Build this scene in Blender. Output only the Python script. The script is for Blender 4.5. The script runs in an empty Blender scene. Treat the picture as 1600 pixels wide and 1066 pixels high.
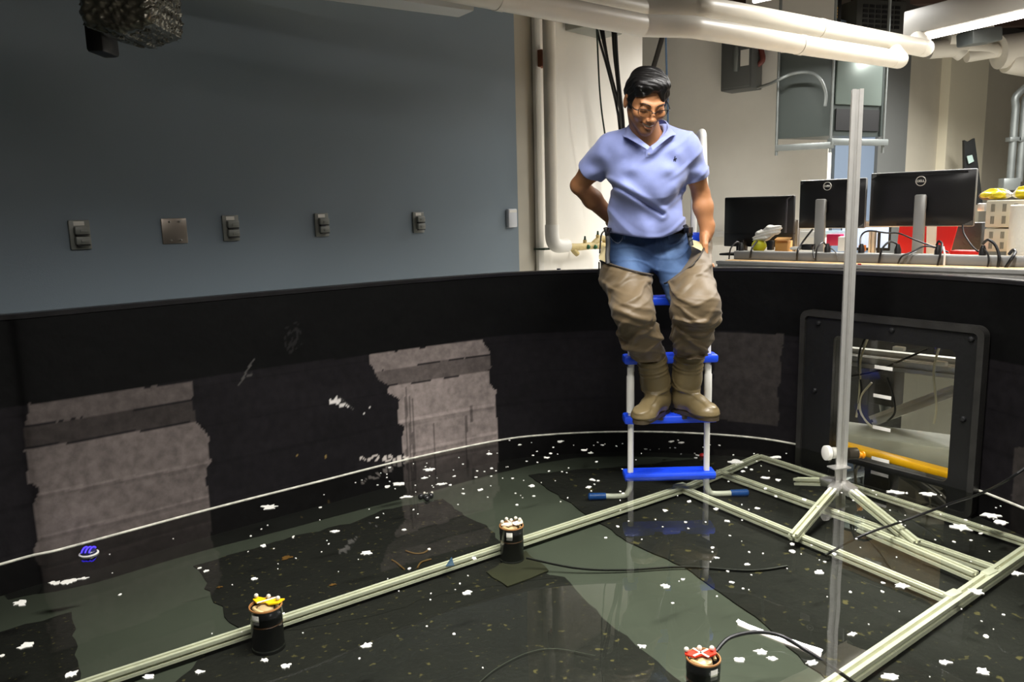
import bpy, math, random
import numpy as np
from mathutils import Vector, Matrix
random.seed(4)
rng = np.random.default_rng(11)
SC = bpy.context.scene
COL = SC.collection

# ------------------------------------------------------------------ camera
FPX, CH, TH, RO = 1228.0, 1.12, 0.164, 0.0248
cF = np.array([0, math.cos(TH), -math.sin(TH)])
_u = np.array([0, math.sin(TH), math.cos(TH)]); _r = np.array([1.0, 0, 0])
cR = _r*math.cos(RO) - _u*math.sin(RO)
cU = _u*math.cos(RO) + _r*math.sin(RO)
cam_d = bpy.data.cameras.new('camera'); cam = bpy.data.objects.new('camera', cam_d); COL.objects.link(cam)
cam_d.sensor_width = 36.0; cam_d.lens = FPX/1600*36.0; cam_d.clip_start = .05
M = Matrix(((cR[0], cU[0], -cF[0], 0), (cR[1], cU[1], -cF[1], 0), (cR[2], cU[2], -cF[2], CH), (0, 0, 0, 1)))
cam.matrix_world = M
SC.camera = cam
SC.view_settings.view_transform = 'Standard'; SC.view_settings.look = 'None'
SC.view_settings.gamma = 1; SC.view_settings.use_curve_mapping = False
SC.view_settings.exposure = 0.0
w = bpy.data.worlds.new('world'); SC.world = w; w.use_nodes = True
w.node_tree.nodes['Background'].inputs[0].default_value = (.75, .85, 1, 1)
w.node_tree.nodes['Background'].inputs[1].default_value = 0.0

def area_light(name, a, b, width, power, color=(1, .98, .94), spread=math.pi, down=(0, 0, -1), parent=None):
    """rectangular lamp from a to b shining along down"""
    a = np.array(a, float); b = np.array(b, float)
    l = bpy.data.lights.new(name, 'AREA'); l.shape = 'RECTANGLE'
    l.size = float(np.linalg.norm(b-a)); l.size_y = width; l.energy = power; l.color = color; l.spread = spread
    o = bpy.data.objects.new(name, l); COL.objects.link(o)
    x = Vector((b-a)/np.linalg.norm(b-a)); z = -Vector(down).normalized()
    y = z.cross(x).normalized(); x = y.cross(z)
    c = Vector((a+b)/2)
    if parent is not None: o.parent = parent; c = c - parent.location
    m = Matrix((x, y, z)).transposed().to_4x4(); m.translation = c
    o.matrix_basis = m
    return o

# ------------------------------------------------------------------ points in the room
def ray(x, y): return cF*FPX + cR*(x-800) - cU*(y-533)
def P(x, y, z=0.0):
    d = ray(x, y); t = (z-CH)/d[2]; return np.array([d[0]*t, d[1]*t, z])
def at(x, y, dep):
    d = ray(x, y); return np.array([0, 0, CH]) + d*dep/d[1]
def proj(p):
    v = np.asarray(p, float) - np.array([0, 0, CH]); ww = v@cF
    return 800+FPX*(v@cR)/ww, 533-FPX*(v@cU)/ww
def onplane(x, y, n, off):
    d = ray(x, y); n = np.array([n[0], n[1], 0.0]); return np.array([0, 0, CH]) + d*off/(d@n)
BN = np.array([-.733, .680]); BD = np.array([.680, .733, 0])       # blue wall: normal (away from camera), direction

# ------------------------------------------------------------------ materials
MATS = {}
def srgb(c):
    return tuple(((v/255)/12.92 if v/255 <= .04045 else ((v/255+.055)/1.055)**2.4) for v in c)
def mat(name, c, rough=.5, metal=0.0, bump=0.0, bscale=60, var=0.0, vscale=6, spec=.5, emit=None, es=1.0, sheen=0, coat=0):
    if name in MATS: return MATS[name]
    m = bpy.data.materials.new(name); m.use_nodes = True; nt = m.node_tree
    b = nt.nodes['Principled BSDF']; col = srgb(c)
    b.inputs['Base Color'].default_value = (*col, 1); b.inputs['Roughness'].default_value = rough
    b.inputs['Metallic'].default_value = metal; b.inputs['Specular IOR Level'].default_value = spec
    if sheen: b.inputs['Sheen Weight'].default_value = sheen
    if coat: b.inputs['Coat Weight'].default_value = coat
    tc = nt.nodes.new('ShaderNodeTexCoord')
    if var:
        n = nt.nodes.new('ShaderNodeTexNoise'); n.inputs['Scale'].default_value = vscale; n.inputs['Detail'].default_value = 6
        nt.links.new(tc.outputs['Object'], n.inputs['Vector'])
        r = nt.nodes.new('ShaderNodeMapRange'); r.inputs['From Min'].default_value = .3; r.inputs['From Max'].default_value = .7
        r.inputs['To Min'].default_value = 1-var; r.inputs['To Max'].default_value = 1+var
        nt.links.new(n.outputs['Fac'], r.inputs['Value'])
        v = nt.nodes.new('ShaderNodeVectorMath'); v.operation = 'SCALE'; v.inputs[0].default_value = col
        nt.links.new(r.outputs[0], v.inputs['Scale']); nt.links.new(v.outputs[0], b.inputs['Base Color'])
    if bump:
        n = nt.nodes.new('ShaderNodeTexNoise'); n.inputs['Scale'].default_value = bscale; n.inputs['Detail'].default_value = 4
        nt.links.new(tc.outputs['Object'], n.inputs['Vector'])
        bb = nt.nodes.new('ShaderNodeBump'); bb.inputs['Strength'].default_value = bump; bb.inputs['Distance'].default_value = .01
        nt.links.new(n.outputs['Fac'], bb.inputs['Height']); nt.links.new(bb.outputs[0], b.inputs['Normal'])
    if emit is not None:
        b.inputs['Emission Color'].default_value = (*srgb(emit), 1); b.inputs['Emission Strength'].default_value = es
    MATS[name] = m; return m
def attr_mat(name, rough, spec=.5, bump=0, bscale=60, var=0, vscale=8, sheen=0):
    """base colour from the mesh attribute 'paint'"""
    m = mat(name, (128, 128, 128), rough, 0, bump, bscale, spec=spec, sheen=sheen)
    nt = m.node_tree; b = nt.nodes['Principled BSDF']
    a = nt.nodes.new('ShaderNodeAttribute'); a.attribute_name = 'paint'
    if var:
        tc = nt.nodes.new('ShaderNodeTexCoord'); n = nt.nodes.new('ShaderNodeTexNoise')
        n.inputs['Scale'].default_value = vscale; n.inputs['Detail'].default_value = 8
        nt.links.new(tc.outputs['Object'], n.inputs['Vector'])
        r = nt.nodes.new('ShaderNodeMapRange'); r.inputs['From Min'].default_value = .3; r.inputs['From Max'].default_value = .7
        r.inputs['To Min'].default_value = 1-var; r.inputs['To Max'].default_value = 1+var
        nt.links.new(n.outputs['Fac'], r.inputs['Value'])
        v = nt.nodes.new('ShaderNodeVectorMath'); v.operation = 'SCALE'
        nt.links.new(a.outputs['Color'], v.inputs[0]); nt.links.new(r.outputs[0], v.inputs['Scale'])
        nt.links.new(v.outputs[0], b.inputs['Base Color'])
    else: nt.links.new(a.outputs['Color'], b.inputs['Base Color'])
    return m
def glass(name, tint, fac=.9, rough=.02):
    if name in MATS: return MATS[name]
    m = bpy.data.materials.new(name); m.use_nodes = True; nt = m.node_tree; nt.nodes.clear()
    o = nt.nodes.new('ShaderNodeOutputMaterial'); mx = nt.nodes.new('ShaderNodeMixShader')
    t = nt.nodes.new('ShaderNodeBsdfTransparent'); t.inputs[0].default_value = (*tint, 1)
    g = nt.nodes.new('ShaderNodeBsdfGlossy'); g.inputs['Roughness'].default_value = rough
    f = nt.nodes.new('ShaderNodeFresnel'); f.inputs[0].default_value = 1.45
    ge = nt.nodes.new('ShaderNodeNewGeometry'); iv = nt.nodes.new('ShaderNodeMath'); iv.operation = 'SUBTRACT'; iv.inputs[0].default_value = 1; nt.links.new(ge.outputs['Backfacing'], iv.inputs[1])
    mu = nt.nodes.new('ShaderNodeMath'); mu.operation = 'MULTIPLY'; nt.links.new(f.outputs[0], mu.inputs[0]); nt.links.new(iv.outputs[0], mu.inputs[1])
    nt.links.new(mu.outputs[0], mx.inputs[0]); nt.links.new(t.outputs[0], mx.inputs[1]); nt.links.new(g.outputs[0], mx.inputs[2])
    nt.links.new(mx.outputs[0], o.inputs[0]); MATS[name] = m; return m

M_ALU = mat('brushed aluminium', (205, 203, 198), .38, .75, var=.06, vscale=20)
M_ALUD = mat('anodised aluminium under water', (236, 234, 218), .5, .0, var=.06, vscale=14)
M_STEEL = mat('galvanised steel', (135, 140, 138), .45, .6, var=.1)
M_BLK = mat('black plastic', (18, 18, 19), .45, var=.1)
M_CAB = mat('black cable rubber', (12, 12, 13), .4)
M_WHT = mat('white paint', (232, 229, 220), .5)
M_PIPE = mat('white pipe jacket', (222, 216, 202), .4, bump=.15, bscale=8, var=.03)
M_BLUEP = mat('blue moulded plastic', (28, 78, 235), .35, var=.05)
M_GREY = mat('grey enamel', (118, 122, 118), .5, .2, var=.05)

# ------------------------------------------------------------------ mesh helpers
def link(name, me, m, parent, smooth, angle):
    o = bpy.data.objects.new(name, me); COL.objects.link(o)
    if m is not None:
        me.materials.append(m)
    if smooth:
        me.polygons.foreach_set('use_smooth', [True]*len(me.polygons))
        if angle: me.set_sharp_from_angle(angle=math.radians(angle))
    if parent is not None:
        o.parent = parent
    return o
def wloc(o):
    v = Vector((0, 0, 0))
    while o is not None: v += o.location; o = o.parent
    return v
def tag(o, label=None, cat=None, group=None, kind=None):
    if label: o['label'] = label
    if cat: o['category'] = cat
    if group: o['group'] = group
    if kind: o['kind'] = kind
    return o
def thing(name, loc, label, cat, group=None):
    o = bpy.data.objects.new(name, None); COL.objects.link(o); o.location = Vector([float(v) for v in loc])
    o.empty_display_size = .05
    return tag(o, label, cat, group)
def nrm(v): v = np.asarray(v, float); return v/np.linalg.norm(v)
def v3(v): v = np.asarray(v, float); return np.append(v, 0.0) if len(v) == 2 else v
def basis(d, up=(0, 0, 1)):
    d = nrm(d); up = np.asarray(up, float)
    if abs(d@nrm(up)) > .98: up = np.array([1.0, 0, 0])
    s = nrm(np.cross(up, d)); t = np.cross(d, s); return s, t
class MB:
    def __init__(s): s.v = []; s.f = []
    def add(s, vs, fs):
        b = len(s.v); s.v += [tuple(map(float, v)) for v in vs]; s.f += [tuple(i+b for i in f) for f in fs]; return s
    def box(s, c, size, ax=(1, 0, 0), up=(0, 0, 1), bev=0):
        c = np.asarray(c, float); x = nrm(v3(ax)); z = nrm(np.asarray(up, float)-x*(x@np.asarray(up, float))); y = np.cross(z, x)
        hx, hy, hz = [v/2 for v in size]
        if bev:
            b = min(bev, hx*.9, hy*.9, hz*.9); prof = []
            for sx, sy in ((1, 1), (-1, 1), (-1, -1), (1, -1)):
                pts = [(hx, hy-b), (hx-b*.3, hy-b*.3), (hx-b, hy)]
                pts = [(px*sx, py*sy) for px, py in pts]
                if sx*sy < 0: pts = pts[::-1]
                prof += pts
            rings = []
            for dz, ins in ((-hz, b), (-hz+b*.3, b*.3), (-hz+b, 0), (hz-b, 0), (hz-b*.3, b*.3), (hz, b)):
                rings.append([c+x*(px*(1-ins/hx))+y*(py*(1-ins/hy))+z*dz for px, py in prof])
            n = len(prof); vs = [p for r in rings for p in r]; fs = []
            for k in range(5):
                for i in range(n): fs.append((k*n+i, k*n+(i+1) % n, (k+1)*n+(i+1) % n, (k+1)*n+i))
            fs.append(tuple(range(n))[::-1]); fs.append(tuple(5*n+i for i in range(n)))
            return s.add(vs, fs)
        vs = [c+x*a*hx+y*b*hy+z*d*hz for d in (-1, 1) for a, b in ((-1, -1), (1, -1), (1, 1), (-1, 1))]
        return s.add(vs, [(3, 2, 1, 0), (4, 5, 6, 7), (0, 1, 5, 4), (1, 2, 6, 5), (2, 3, 7, 6), (3, 0, 4, 7)])
    def cyl(s, a, b, r, r2=None, n=20, caps=True):
        return s.loft([(a, r), (b, r if r2 is None else r2)], n, caps)
    def loft(s, rings, n=20, caps=True, up=(0, 0, 1)):
        """rings: (centre, radius or (rx, ry)) along a path; frames follow the path"""
        C = [np.asarray(r[0], float) for r in rings]; m = len(C); vs = []; fs = []
        prev = None
        for i in range(m):
            d = C[min(i+1, m-1)]-C[max(i-1, 0)]
            if np.linalg.norm(d) < 1e-9: d = np.array([0, 0, 1.])
            d = nrm(d)
            if prev is None: sx, sy = basis(d, up)
            else:
                sx = prev-d*(prev@d); sx = nrm(sx); sy = np.cross(d, sx)
            prev = sx
            r = rings[i][1]; rx, ry = (r, r) if np.isscalar(r) else r
            for k in range(n):
                t = 2*math.pi*k/n; vs.append(C[i]+sx*rx*math.cos(t)+sy*ry*math.sin(t))
        for i in range(m-1):
            for k in range(n): fs.append((i*n+k, i*n+(k+1) % n, (i+1)*n+(k+1) % n, (i+1)*n+k))
        if caps: fs.append(tuple(range(n))[::-1]); fs.append(tuple((m-1)*n+k for k in range(n)))
        return s.add(vs, fs)
    def tube(s, pts, r, n=8, sub=6, caps=True):
        return s.loft([(p, r) for p in smooth_path(pts, sub)], n, caps)
    def ring_profile(s, c, prof, n=28, axis=(0, 0, 1), up=(1, 0, 0), caps=True):
        """lathe: prof = [(r, h)...] about axis"""
        c = np.asarray(c, float); z = nrm(axis); x, y = basis(z, up); vs = []; fs = []; m = len(prof)
        for r, h in prof:
            for k in range(n):
                t = 2*math.pi*k/n; vs.append(c+z*h+x*r*math.cos(t)+y*r*math.sin(t))
        for i in range(m-1):
            for k in range(n): fs.append((i*n+k, i*n+(k+1) % n, (i+1)*n+(k+1) % n, (i+1)*n+k))
        if not caps or prof[0] == prof[-1]: return s.add(vs, fs)
        if prof[0][0] > 1e-5: fs.append(tuple(range(n))[::-1])
        if prof[-1][0] > 1e-5: fs.append(tuple((m-1)*n+k for k in range(n)))
        return s.add(vs, fs)
    def sphere(s, c, r, n=14):
        c = np.asarray(c, float); rr = np.array([r, r, r] if np.isscalar(r) else r); m = n//2; vs = []; fs = []
        for i in range(m+1):
            a = math.pi*i/m
            for k in range(n):
                t = 2*math.pi*k/n; vs.append(c+rr*np.array([math.sin(a)*math.cos(t), math.sin(a)*math.sin(t), math.cos(a)]))
        for i in range(m):
            for k in range(n): fs.append((i*n+k, (i+1)*n+k, (i+1)*n+(k+1) % n, i*n+(k+1) % n))
        return s.add(vs, fs)
    def prism(s, poly, d):
        """closed polygon of 3D points extruded by vector d"""
        poly = [np.asarray(p, float) for p in poly]; n = len(poly); d = np.asarray(d, float)
        vs = poly+[p+d for p in poly]
        nn = sum((np.cross(poly[i], poly[(i+1) % n]) for i in range(n)), np.zeros(3))
        flip = nn@d > 0
        fs = [tuple(range(n)), tuple(range(2*n-1, n-1, -1))]+[(i, i+n, (i+1) % n+n, (i+1) % n) for i in range(n)]
        if flip: fs = [f[::-1] for f in fs]
        return s.add(vs, fs)
    def tslot(s, a, b, w=.03, up=(0, 0, 1)):
        """slotted extrusion"""
        a = np.asarray(a, float); b = np.asarray(b, float); x, y = basis(b-a, up); h = w/2; g = w*.15; dp = w*.36
        q = [(h, -h), (h, -g), (h-dp, -g), (h-dp, g), (h, g), (h, h)]
        prof = []
        for k in range(4):
            c_, s_ = [(1, 0), (0, 1), (-1, 0), (0, -1)][k]
            prof += [(px*c_-py*s_, px*s_+py*c_) for px, py in q[:-1]]
        n = len(prof)
        vs = [a+x*px+y*py for px, py in prof]+[b+x*px+y*py for px, py in prof]
        fs = [(i, (i+1) % n, (i+1) % n+n, i+n) for i in range(n)]+[tuple(range(n))[::-1], tuple(range(n, 2*n))]
        return s.add(vs, fs)
    def build(s, name, m, parent=None, label=None, cat=None, group=None, kind=None, smooth=True, angle=35, origin=None):
        me = bpy.data.meshes.new(name)
        if parent is not None: off = wloc(parent)
        elif origin is not None: off = Vector([float(q) for q in origin])
        else: off = Vector((0, 0, 0))
        me.from_pydata([(v[0]-off.x, v[1]-off.y, v[2]-off.z) for v in s.v], [], s.f); me.update()
        o = link(name, me, m, parent, smooth, angle)
        if parent is None and origin is not None: o.location = off
        return tag(o, label, cat, group, kind)
def smooth_path(pts, sub=6):
    pts = [np.asarray(p, float) for p in pts]
    if len(pts) < 3: return pts
    out = []; n = len(pts)
    for i in range(n-1):
        p0 = pts[max(i-1, 0)]; p1 = pts[i]; p2 = pts[i+1]; p3 = pts[min(i+2, n-1)]
        for k in range(sub):
            t = k/sub
            out.append(.5*((2*p1)+(-p0+p2)*t+(2*p0-5*p1+4*p2-p3)*t*t+(-p0+3*p1-3*p2+p3)*t**3))
    out.append(pts[-1]); return out
def catmull_closed(pts, sub):
    pts = [np.asarray(p, float) for p in pts]; n = len(pts); out = []
    for i in range(n):
        p0, p1, p2, p3 = pts[i-1], pts[i], pts[(i+1) % n], pts[(i+2) % n]
        for k in range(sub):
            t = k/sub
            out.append(.5*((2*p1)+(-p0+p2)*t+(2*p0-5*p1+4*p2-p3)*t*t+(-p0+3*p1-3*p2+p3)*t**3))
    return np.array(out)
def np_mesh(name, V, F, m, parent=None, off=(0, 0, 0), smooth=True, angle=None, paint=None):
    V = np.asarray(V, np.float32)-np.asarray(off, np.float32); F = np.asarray(F, np.int32); k = F.shape[1]
    me = bpy.data.meshes.new(name)
    me.vertices.add(len(V)); me.vertices.foreach_set('co', V.ravel())
    me.loops.add(F.size); me.loops.foreach_set('vertex_index', F.ravel())
    me.polygons.add(len(F)); me.polygons.foreach_set('loop_start', np.arange(0, F.size, k, dtype=np.int32))
    me.update(calc_edges=True); me.validate()
    if paint is not None:
        a = me.color_attributes.new('paint', 'FLOAT_COLOR', 'POINT')
        c = np.ones((len(V), 4), np.float32); c[:, :3] = paint; a.data.foreach_set('color', c.ravel())
    return link(name, me, m, parent, smooth, angle)

# ------------------------------------------------------------------ implicit surfaces
def sdf_mesh(fn, lo, hi, h, margin=.012):
    B = 8; lo = np.asarray(lo, float); hi = np.asarray(hi, float)
    nb = np.ceil((hi-lo)/(h*B)).astype(int); n = nb*B
    bc = np.stack(np.meshgrid(*[np.arange(k) for k in nb], indexing='ij'), -1).reshape(-1, 3)
    d = fn(lo+(bc+.5)*B*h)
    V = np.repeat(np.repeat(np.repeat(np.where(d.reshape(nb) > 0, 1., -1.).astype(np.float32), B, 0), B, 1), B, 2)
    act = bc[np.abs(d) < B*h*.87+margin]
    loc = np.stack(np.meshgrid(*[np.arange(B)]*3, indexing='ij'), -1).reshape(-1, 3)
    for i in range(0, len(act), 400):
        idx = (act[i:i+400, None, :]*B+loc[None]).reshape(-1, 3)
        V[idx[:, 0], idx[:, 1], idx[:, 2]] = fn(lo+idx*h)
    V[0] = V[-1] = 1; V[:, 0] = V[:, -1] = 1; V[:, :, 0] = V[:, :, -1] = 1
    S = V < 0
    cs = [S[a:n[0]-1+a, b:n[1]-1+b, c:n[2]-1+c] for a in (0, 1) for b in (0, 1) for c in (0, 1)]
    cnt = sum(c.astype(np.int8) for c in cs)
    cell = np.argwhere((cnt > 0) & (cnt < 8)); N = len(cell)
    idm = np.full(n-1, -1, np.int32); idm[cell[:, 0], cell[:, 1], cell[:, 2]] = np.arange(N)
    acc = np.zeros((N, 3)); num = np.zeros(N)
    cor = np.array([(a, b, c) for a in (0, 1) for b in (0, 1) for c in (0, 1)])
    vals = np.stack([V[cell[:, 0]+a, cell[:, 1]+b, cell[:, 2]+c] for a, b, c in cor], 1)
    for i in range(8):
        for j in range(i+1, 8):
            if np.abs(cor[i]-cor[j]).sum() == 1:
                x, y = vals[:, i], vals[:, j]; m = (x < 0) != (y < 0)
                t = np.clip(x[m]/(x[m]-y[m]), 0, 1)[:, None]
                acc[m] += cor[i]+(cor[j]-cor[i])*t; num[m] += 1
    verts = lo+(cell+acc/num[:, None])*h
    quads = []
    for ax in range(3):
        o1, o2 = (ax+1) % 3, (ax+2) % 3
        sl0 = [slice(1, -1)]*3; sl1 = [slice(1, -1)]*3
        sl0[ax] = slice(0, -1); sl1[ax] = slice(1, None)
        A = S[tuple(sl0)]; Bq = S[tuple(sl1)]
        e = np.argwhere(A != Bq); 
        if not len(e): continue
        inside = A[e[:, 0], e[:, 1], e[:, 2]]
        g = e.copy(); g[:, o1] += 1; g[:, o2] += 1
        def cid(d1, d2):
            q = g.copy(); q[:, o1] -= d1; q[:, o2] -= d2
            return idm[q[:, 0], q[:, 1], q[:, 2]]
        q = np.stack([cid(1, 1), cid(0, 1), cid(0, 0), cid(1, 0)], 1)
        q[~inside] = q[~inside][:, ::-1]; quads.append(q)
    Q = np.concatenate(quads); Q = Q[(Q >= 0).all(1)]
    return verts, Q
def cap(p, a, b, ra, rb=None):
    a = np.asarray(a, float); b = np.asarray(b, float); rb = ra if rb is None else rb
    d = b-a; t = np.clip(((p-a)@d)/(d@d), 0, 1)
    return np.linalg.norm(p-a-t[:, None]*d, axis=1)-(ra+(rb-ra)*t)
def ell(p, c, r, ax=None):
    q = p-np.asarray(c, float)
    if ax is not None: q = np.stack([q@np.asarray(a) for a in ax], 1)
    r = np.asarray(r, float); k0 = np.linalg.norm(q/r, axis=1); k1 = np.linalg.norm(q/r**2, axis=1)
    return k0*(k0-1)/np.maximum(k1, 1e-9)
def smin(a, b, k): 
    h = np.clip(.5+.5*(b-a)/k, 0, 1); return b+(a-b)*h-k*h*(1-h)
def smax(a, b, k): return -smin(-a, -b, k)
def chain(p, pts, k=.02):
    """pts: (centre, radius)... smooth chain of tapered capsules"""
    d = None
    for (a, ra), (b, rb) in zip(pts[:-1], pts[1:]):
        e = cap(p, a, b, ra, rb); d = e if d is None else smin(d, e, k)
    return d
def sdf_obj(name, fn, lo, hi, h, m, parent, label=None, paint=None, margin=.012, sm=1):
    V, Q = sdf_mesh(fn, lo, hi, h, margin)
    for _ in range(sm):   # light relaxation
        acc = np.zeros_like(V); c = np.zeros(len(V))
        for i in range(4):
            np.add.at(acc, Q[:, i], V[Q[:, (i+1) % 4]]+V[Q[:, (i-1) % 4]]); np.add.at(c, Q[:, i], 2)
        V = V*.5+.5*acc/np.maximum(c, 1)[:, None]
    pc = paint(V) if paint else None
    o = np_mesh(name, V, Q, m, parent, wloc(parent) if parent is not None else (0, 0, 0), True, None, pc)
    if label: o['label'] = label
    return o
# ================================================================== THE ROOM
XY = lambda p: np.array([p[0], p[1], 0.0])
FLOORZ = -.32; CEILZ = 3.7
def wall(name, a, b, z0, z1, m, thick=.1, label=None, side=1):
    a = np.array([a[0], a[1], 0.]); b = np.array([b[0], b[1], 0.]); d = nrm(b-a); n = np.array([-d[1], d[0], 0])*side
    mb = MB(); c = (a+b)/2+n*thick/2; c[2] = (z0+z1)/2
    mb.box(c, (np.linalg.norm(b-a), thick, z1-z0), ax=d)
    return mb.build(name, m, kind='structure', label=label, smooth=False)
M_BLUEW = mat('slate blue wall paint', (122, 135, 144), .42, bump=.05, bscale=180, var=.015, vscale=3, spec=.45)
M_WW = mat('off white wall paint', (240, 236, 226), .6, bump=.03, bscale=120, var=.015)
M_WG = mat('grey beige wall paint', (190, 184, 168), .6, var=.02)
M_WD = mat('taupe column paint', (98, 100, 98), .6, var=.02)
M_WB = mat('grey blue column paint', (104, 118, 136), .6)
M_DARK = mat('dark ceiling deck', (40, 32, 27), .8, var=.3, vscale=3)
M_FLOORR = mat('grey concrete floor', (168, 165, 158), .6, var=.1)
MB().box((2, 4, FLOORZ-.05), (26, 26, .1)).build('floor', M_FLOORR, kind='structure', smooth=False)
MB().box((2, 4, CEILZ+.05), (26, 26, .1)).build('ceiling', M_DARK, kind='structure', smooth=False)
bl = lambda x, off=3.6: onplane(x, 330, BN, off)[:2]
corner = bl(809.5)
c2 = bl(1003, 3.68)
left_end = corner - BD[:2]*7.5
wall('wall_left', left_end, corner, FLOORZ, CEILZ, M_BLUEW, .12)
wall('wall_back', bl(809.5, 3.66)+BD[:2]*.0, bl(838, 3.66), FLOORZ, CEILZ, M_WG, .1)
wall('wall_white', bl(838, 3.655), c2, FLOORZ, CEILZ, M_WW, .1)
N2 = np.array([.68, .733])
wall('wall_return', c2-BD[:2]*.0, c2+BN*3.5, FLOORZ, CEILZ, M_WW, .1, side=1)
w1 = onplane(985, 330, N2, 8.7)[:2]; w2 = onplane(1290, 330, N2, 8.7)[:2]
wall('wall_rear', w1-np.array([.733, -.68])*2.5, w2, FLOORZ, CEILZ, M_WW, .1)
A_ = np.array([5.6, 10.6]); B_ = np.array([8.15, 12.5]); dd = nrm(B_-A_)
def onfar(x):
    d = ray(x, 320)[:2]; n = np.array([-dd[1], dd[0]]); return d*(n@A_)/(n@d)
f0 = A_-dd*2.75; f1 = B_+dd*5
wall('wall_right', f0, f1, FLOORZ, CEILZ, M_WG, .1)
nf = np.array([dd[1], -dd[0], 0])
def column(x0, x1, m, depth, name):
    a = XY(onfar(x0)); b = XY(onfar(x1)); c = (a+b)/2+nf*depth/2; c[2] = (FLOORZ+3.1)/2
    MB().box(c, (np.linalg.norm(b-a), depth, 3.1-FLOORZ), ax=dd if True else 0).build(name, m, kind='structure', smooth=False)
column(1289, 1350, M_WB, .10, 'trim_1')
column(1350, 1394, M_WD, .14, 'trim_2')  # narrow panel, darker than the wall beside it
column(1458, 1516, mat('cream column paint', (226, 219, 196), .6), .12, 'trim_3')  # panel paler than the wall beside it
# dark steel beam along the top of the far wall
q0 = XY(onfar(1400)); q1 = XY(onfar(1700))
MB().box((q0+q1)/2+nf*.25+np.array([0, 0, 3.22]), (np.linalg.norm(q1-q0)+2, .3, .3), ax=dd).build('trim_4', mat('dark beam', (46, 42, 38), .7), kind='structure', smooth=False)
# walls behind the photographer so the room is closed
wall('wall_near', (-7, -3.2), (11, -3.2), FLOORZ, CEILZ, M_WG, .1, side=-1)
wall('wall_far_right', (13.5, -3.2), (13.5, 16), FLOORZ, CEILZ, M_WG, .1, side=-1)
# ceiling joists over the lab side
for k in range(7):
    y = 3.2+k*1.25
    MB().box((6.2, y+1.2, 3.45), (9, .12, .28)).build('trim_%d' % (k+10), mat('brown joist', (66, 46, 36), .8), kind='structure', smooth=False)

# ================================================================== THE TANK
TZ = .815; TF = -.11
foot = [P(x, y, 0)[:2] for x, y in [(0, 882), (100, 857), (330, 795), (500, 752), (640, 717), (780, 688), (860, 679), (950, 675), (1050, 675.5), (1170, 683), (1262, 698), (1400, 730), (1500, 757), (1560, 778)]]
foot += [np.array(q) for q in [(1.90, 2.55), (2.0, 2.1), (1.95, 1.4), (1.6, .8), (1.0, .45), (0, .3), (-1.0, .38), (-1.8, .7), (-2.35, 1.2), (-2.35, 1.8)]]
ring = catmull_closed(foot, 40)
seg = np.linalg.norm(np.roll(ring, -1, 0)-ring, axis=1); cum = np.concatenate([[0], np.cumsum(seg)]); L = cum[-1]
ringc = np.vstack([ring, ring[:1]])
def foot_at(s):
    s = np.mod(s, L); return np.stack([np.interp(s, cum, ringc[:, 0]), np.interp(s, cum, ringc[:, 1])], -1)
svis = cum[[i for i in range(14*40)]][-1]
ss = np.concatenate([np.arange(0, svis, .0075), np.arange(svis, L, .05)])
zz = np.concatenate([np.linspace(TF, 0, 6)[:-1], np.arange(0, TZ, .0075), [TZ]])
Rw = foot_at(ss); ns, nz = len(ss), len(zz)
V = np.zeros((ns, nz, 3)); V[:, :, :2] = Rw[:, None, :]; V[:, :, 2] = zz[None]
# window frame chord
wl = P(1256, 697, 0)[:2]; wr = P(1524, 766, 0)[:2]
wd = nrm(np.append(wr-wl, 0)); wn = np.array([-wd[1], wd[0], 0]); wn = wn if wn@np.array([-1, -1, 0]) > 0 else -wn   # towards the water
WLEN = np.linalg.norm(wr-wl)
WT0 = .035
def WP(u, z, t=0): return np.array([wl[0], wl[1], 0])+wd*u+wn*t+np.array([0, 0, z])
def wuz(x, y):
    d = ray(x, y); n = wn; p0 = WP(0, 0, WT0)
    t = ((p0-np.array([0, 0, CH]))@n)/(d@n); p = np.array([0, 0, CH])+d*t
    return (p-p0)@wd, p[2]
# worn paint patches: areas on the wall given by their outlines
def inpoly(x, y, poly):
    r = np.zeros(x.shape, bool); n = len(poly)
    for i in range(n):
        x0, y0 = poly[i]; x1, y1 = poly[(i+1) % n]
        c = ((y0 > y) != (y1 > y)) & (x < (x1-x0)*(y-y0)/((y1-y0) or 1e-9)+x0); r ^= c
    return r
flat = V.reshape(-1, 3)
vv = flat-np.array([0, 0, CH]); ww_ = vv@cF; ok = ww_ > .3
pxx = np.where(ok, 800+FPX*(vv@cR)/np.where(ok, ww_, 1), -999); pyy = np.where(ok, 533-FPX*(vv@cU)/np.where(ok, ww_, 1), -999)
S_ = np.repeat(ss, nz); Z_ = np.tile(zz, ns)
def vnoise(a, b, seed):
    g = np.random.default_rng(seed).random((256, 256)); ia = np.floor(a).astype(int); ib = np.floor(b).astype(int)
    fa = a-ia; fb = b-ib; fa = fa*fa*(3-2*fa); fb = fb*fb*(3-2*fb)
    G = lambda i, j: g[i % 256, j % 256]
    return (G(ia, ib)*(1-fa)+G(ia+1, ib)*fa)*(1-fb)+(G(ia, ib+1)*(1-fa)+G(ia+1, ib+1)*fa)*fb
def fbm(a, b, seed, o=4): return sum(vnoise(a*2**k, b*2**k, seed+k)/2**(k+1) for k in range(o))
jx = (fbm(S_*16, Z_*16, 3)-.5)*15; jy = (fbm(S_*14, Z_*14, 9)-.5)*3
qx, qy = pxx+jx, pyy+jy
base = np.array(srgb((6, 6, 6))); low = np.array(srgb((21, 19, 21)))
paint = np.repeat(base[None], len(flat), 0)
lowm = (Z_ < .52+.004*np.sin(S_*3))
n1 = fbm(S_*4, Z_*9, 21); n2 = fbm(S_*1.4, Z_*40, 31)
paint[lowm] = low*(.65+.7*n1[lowm, None])
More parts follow.
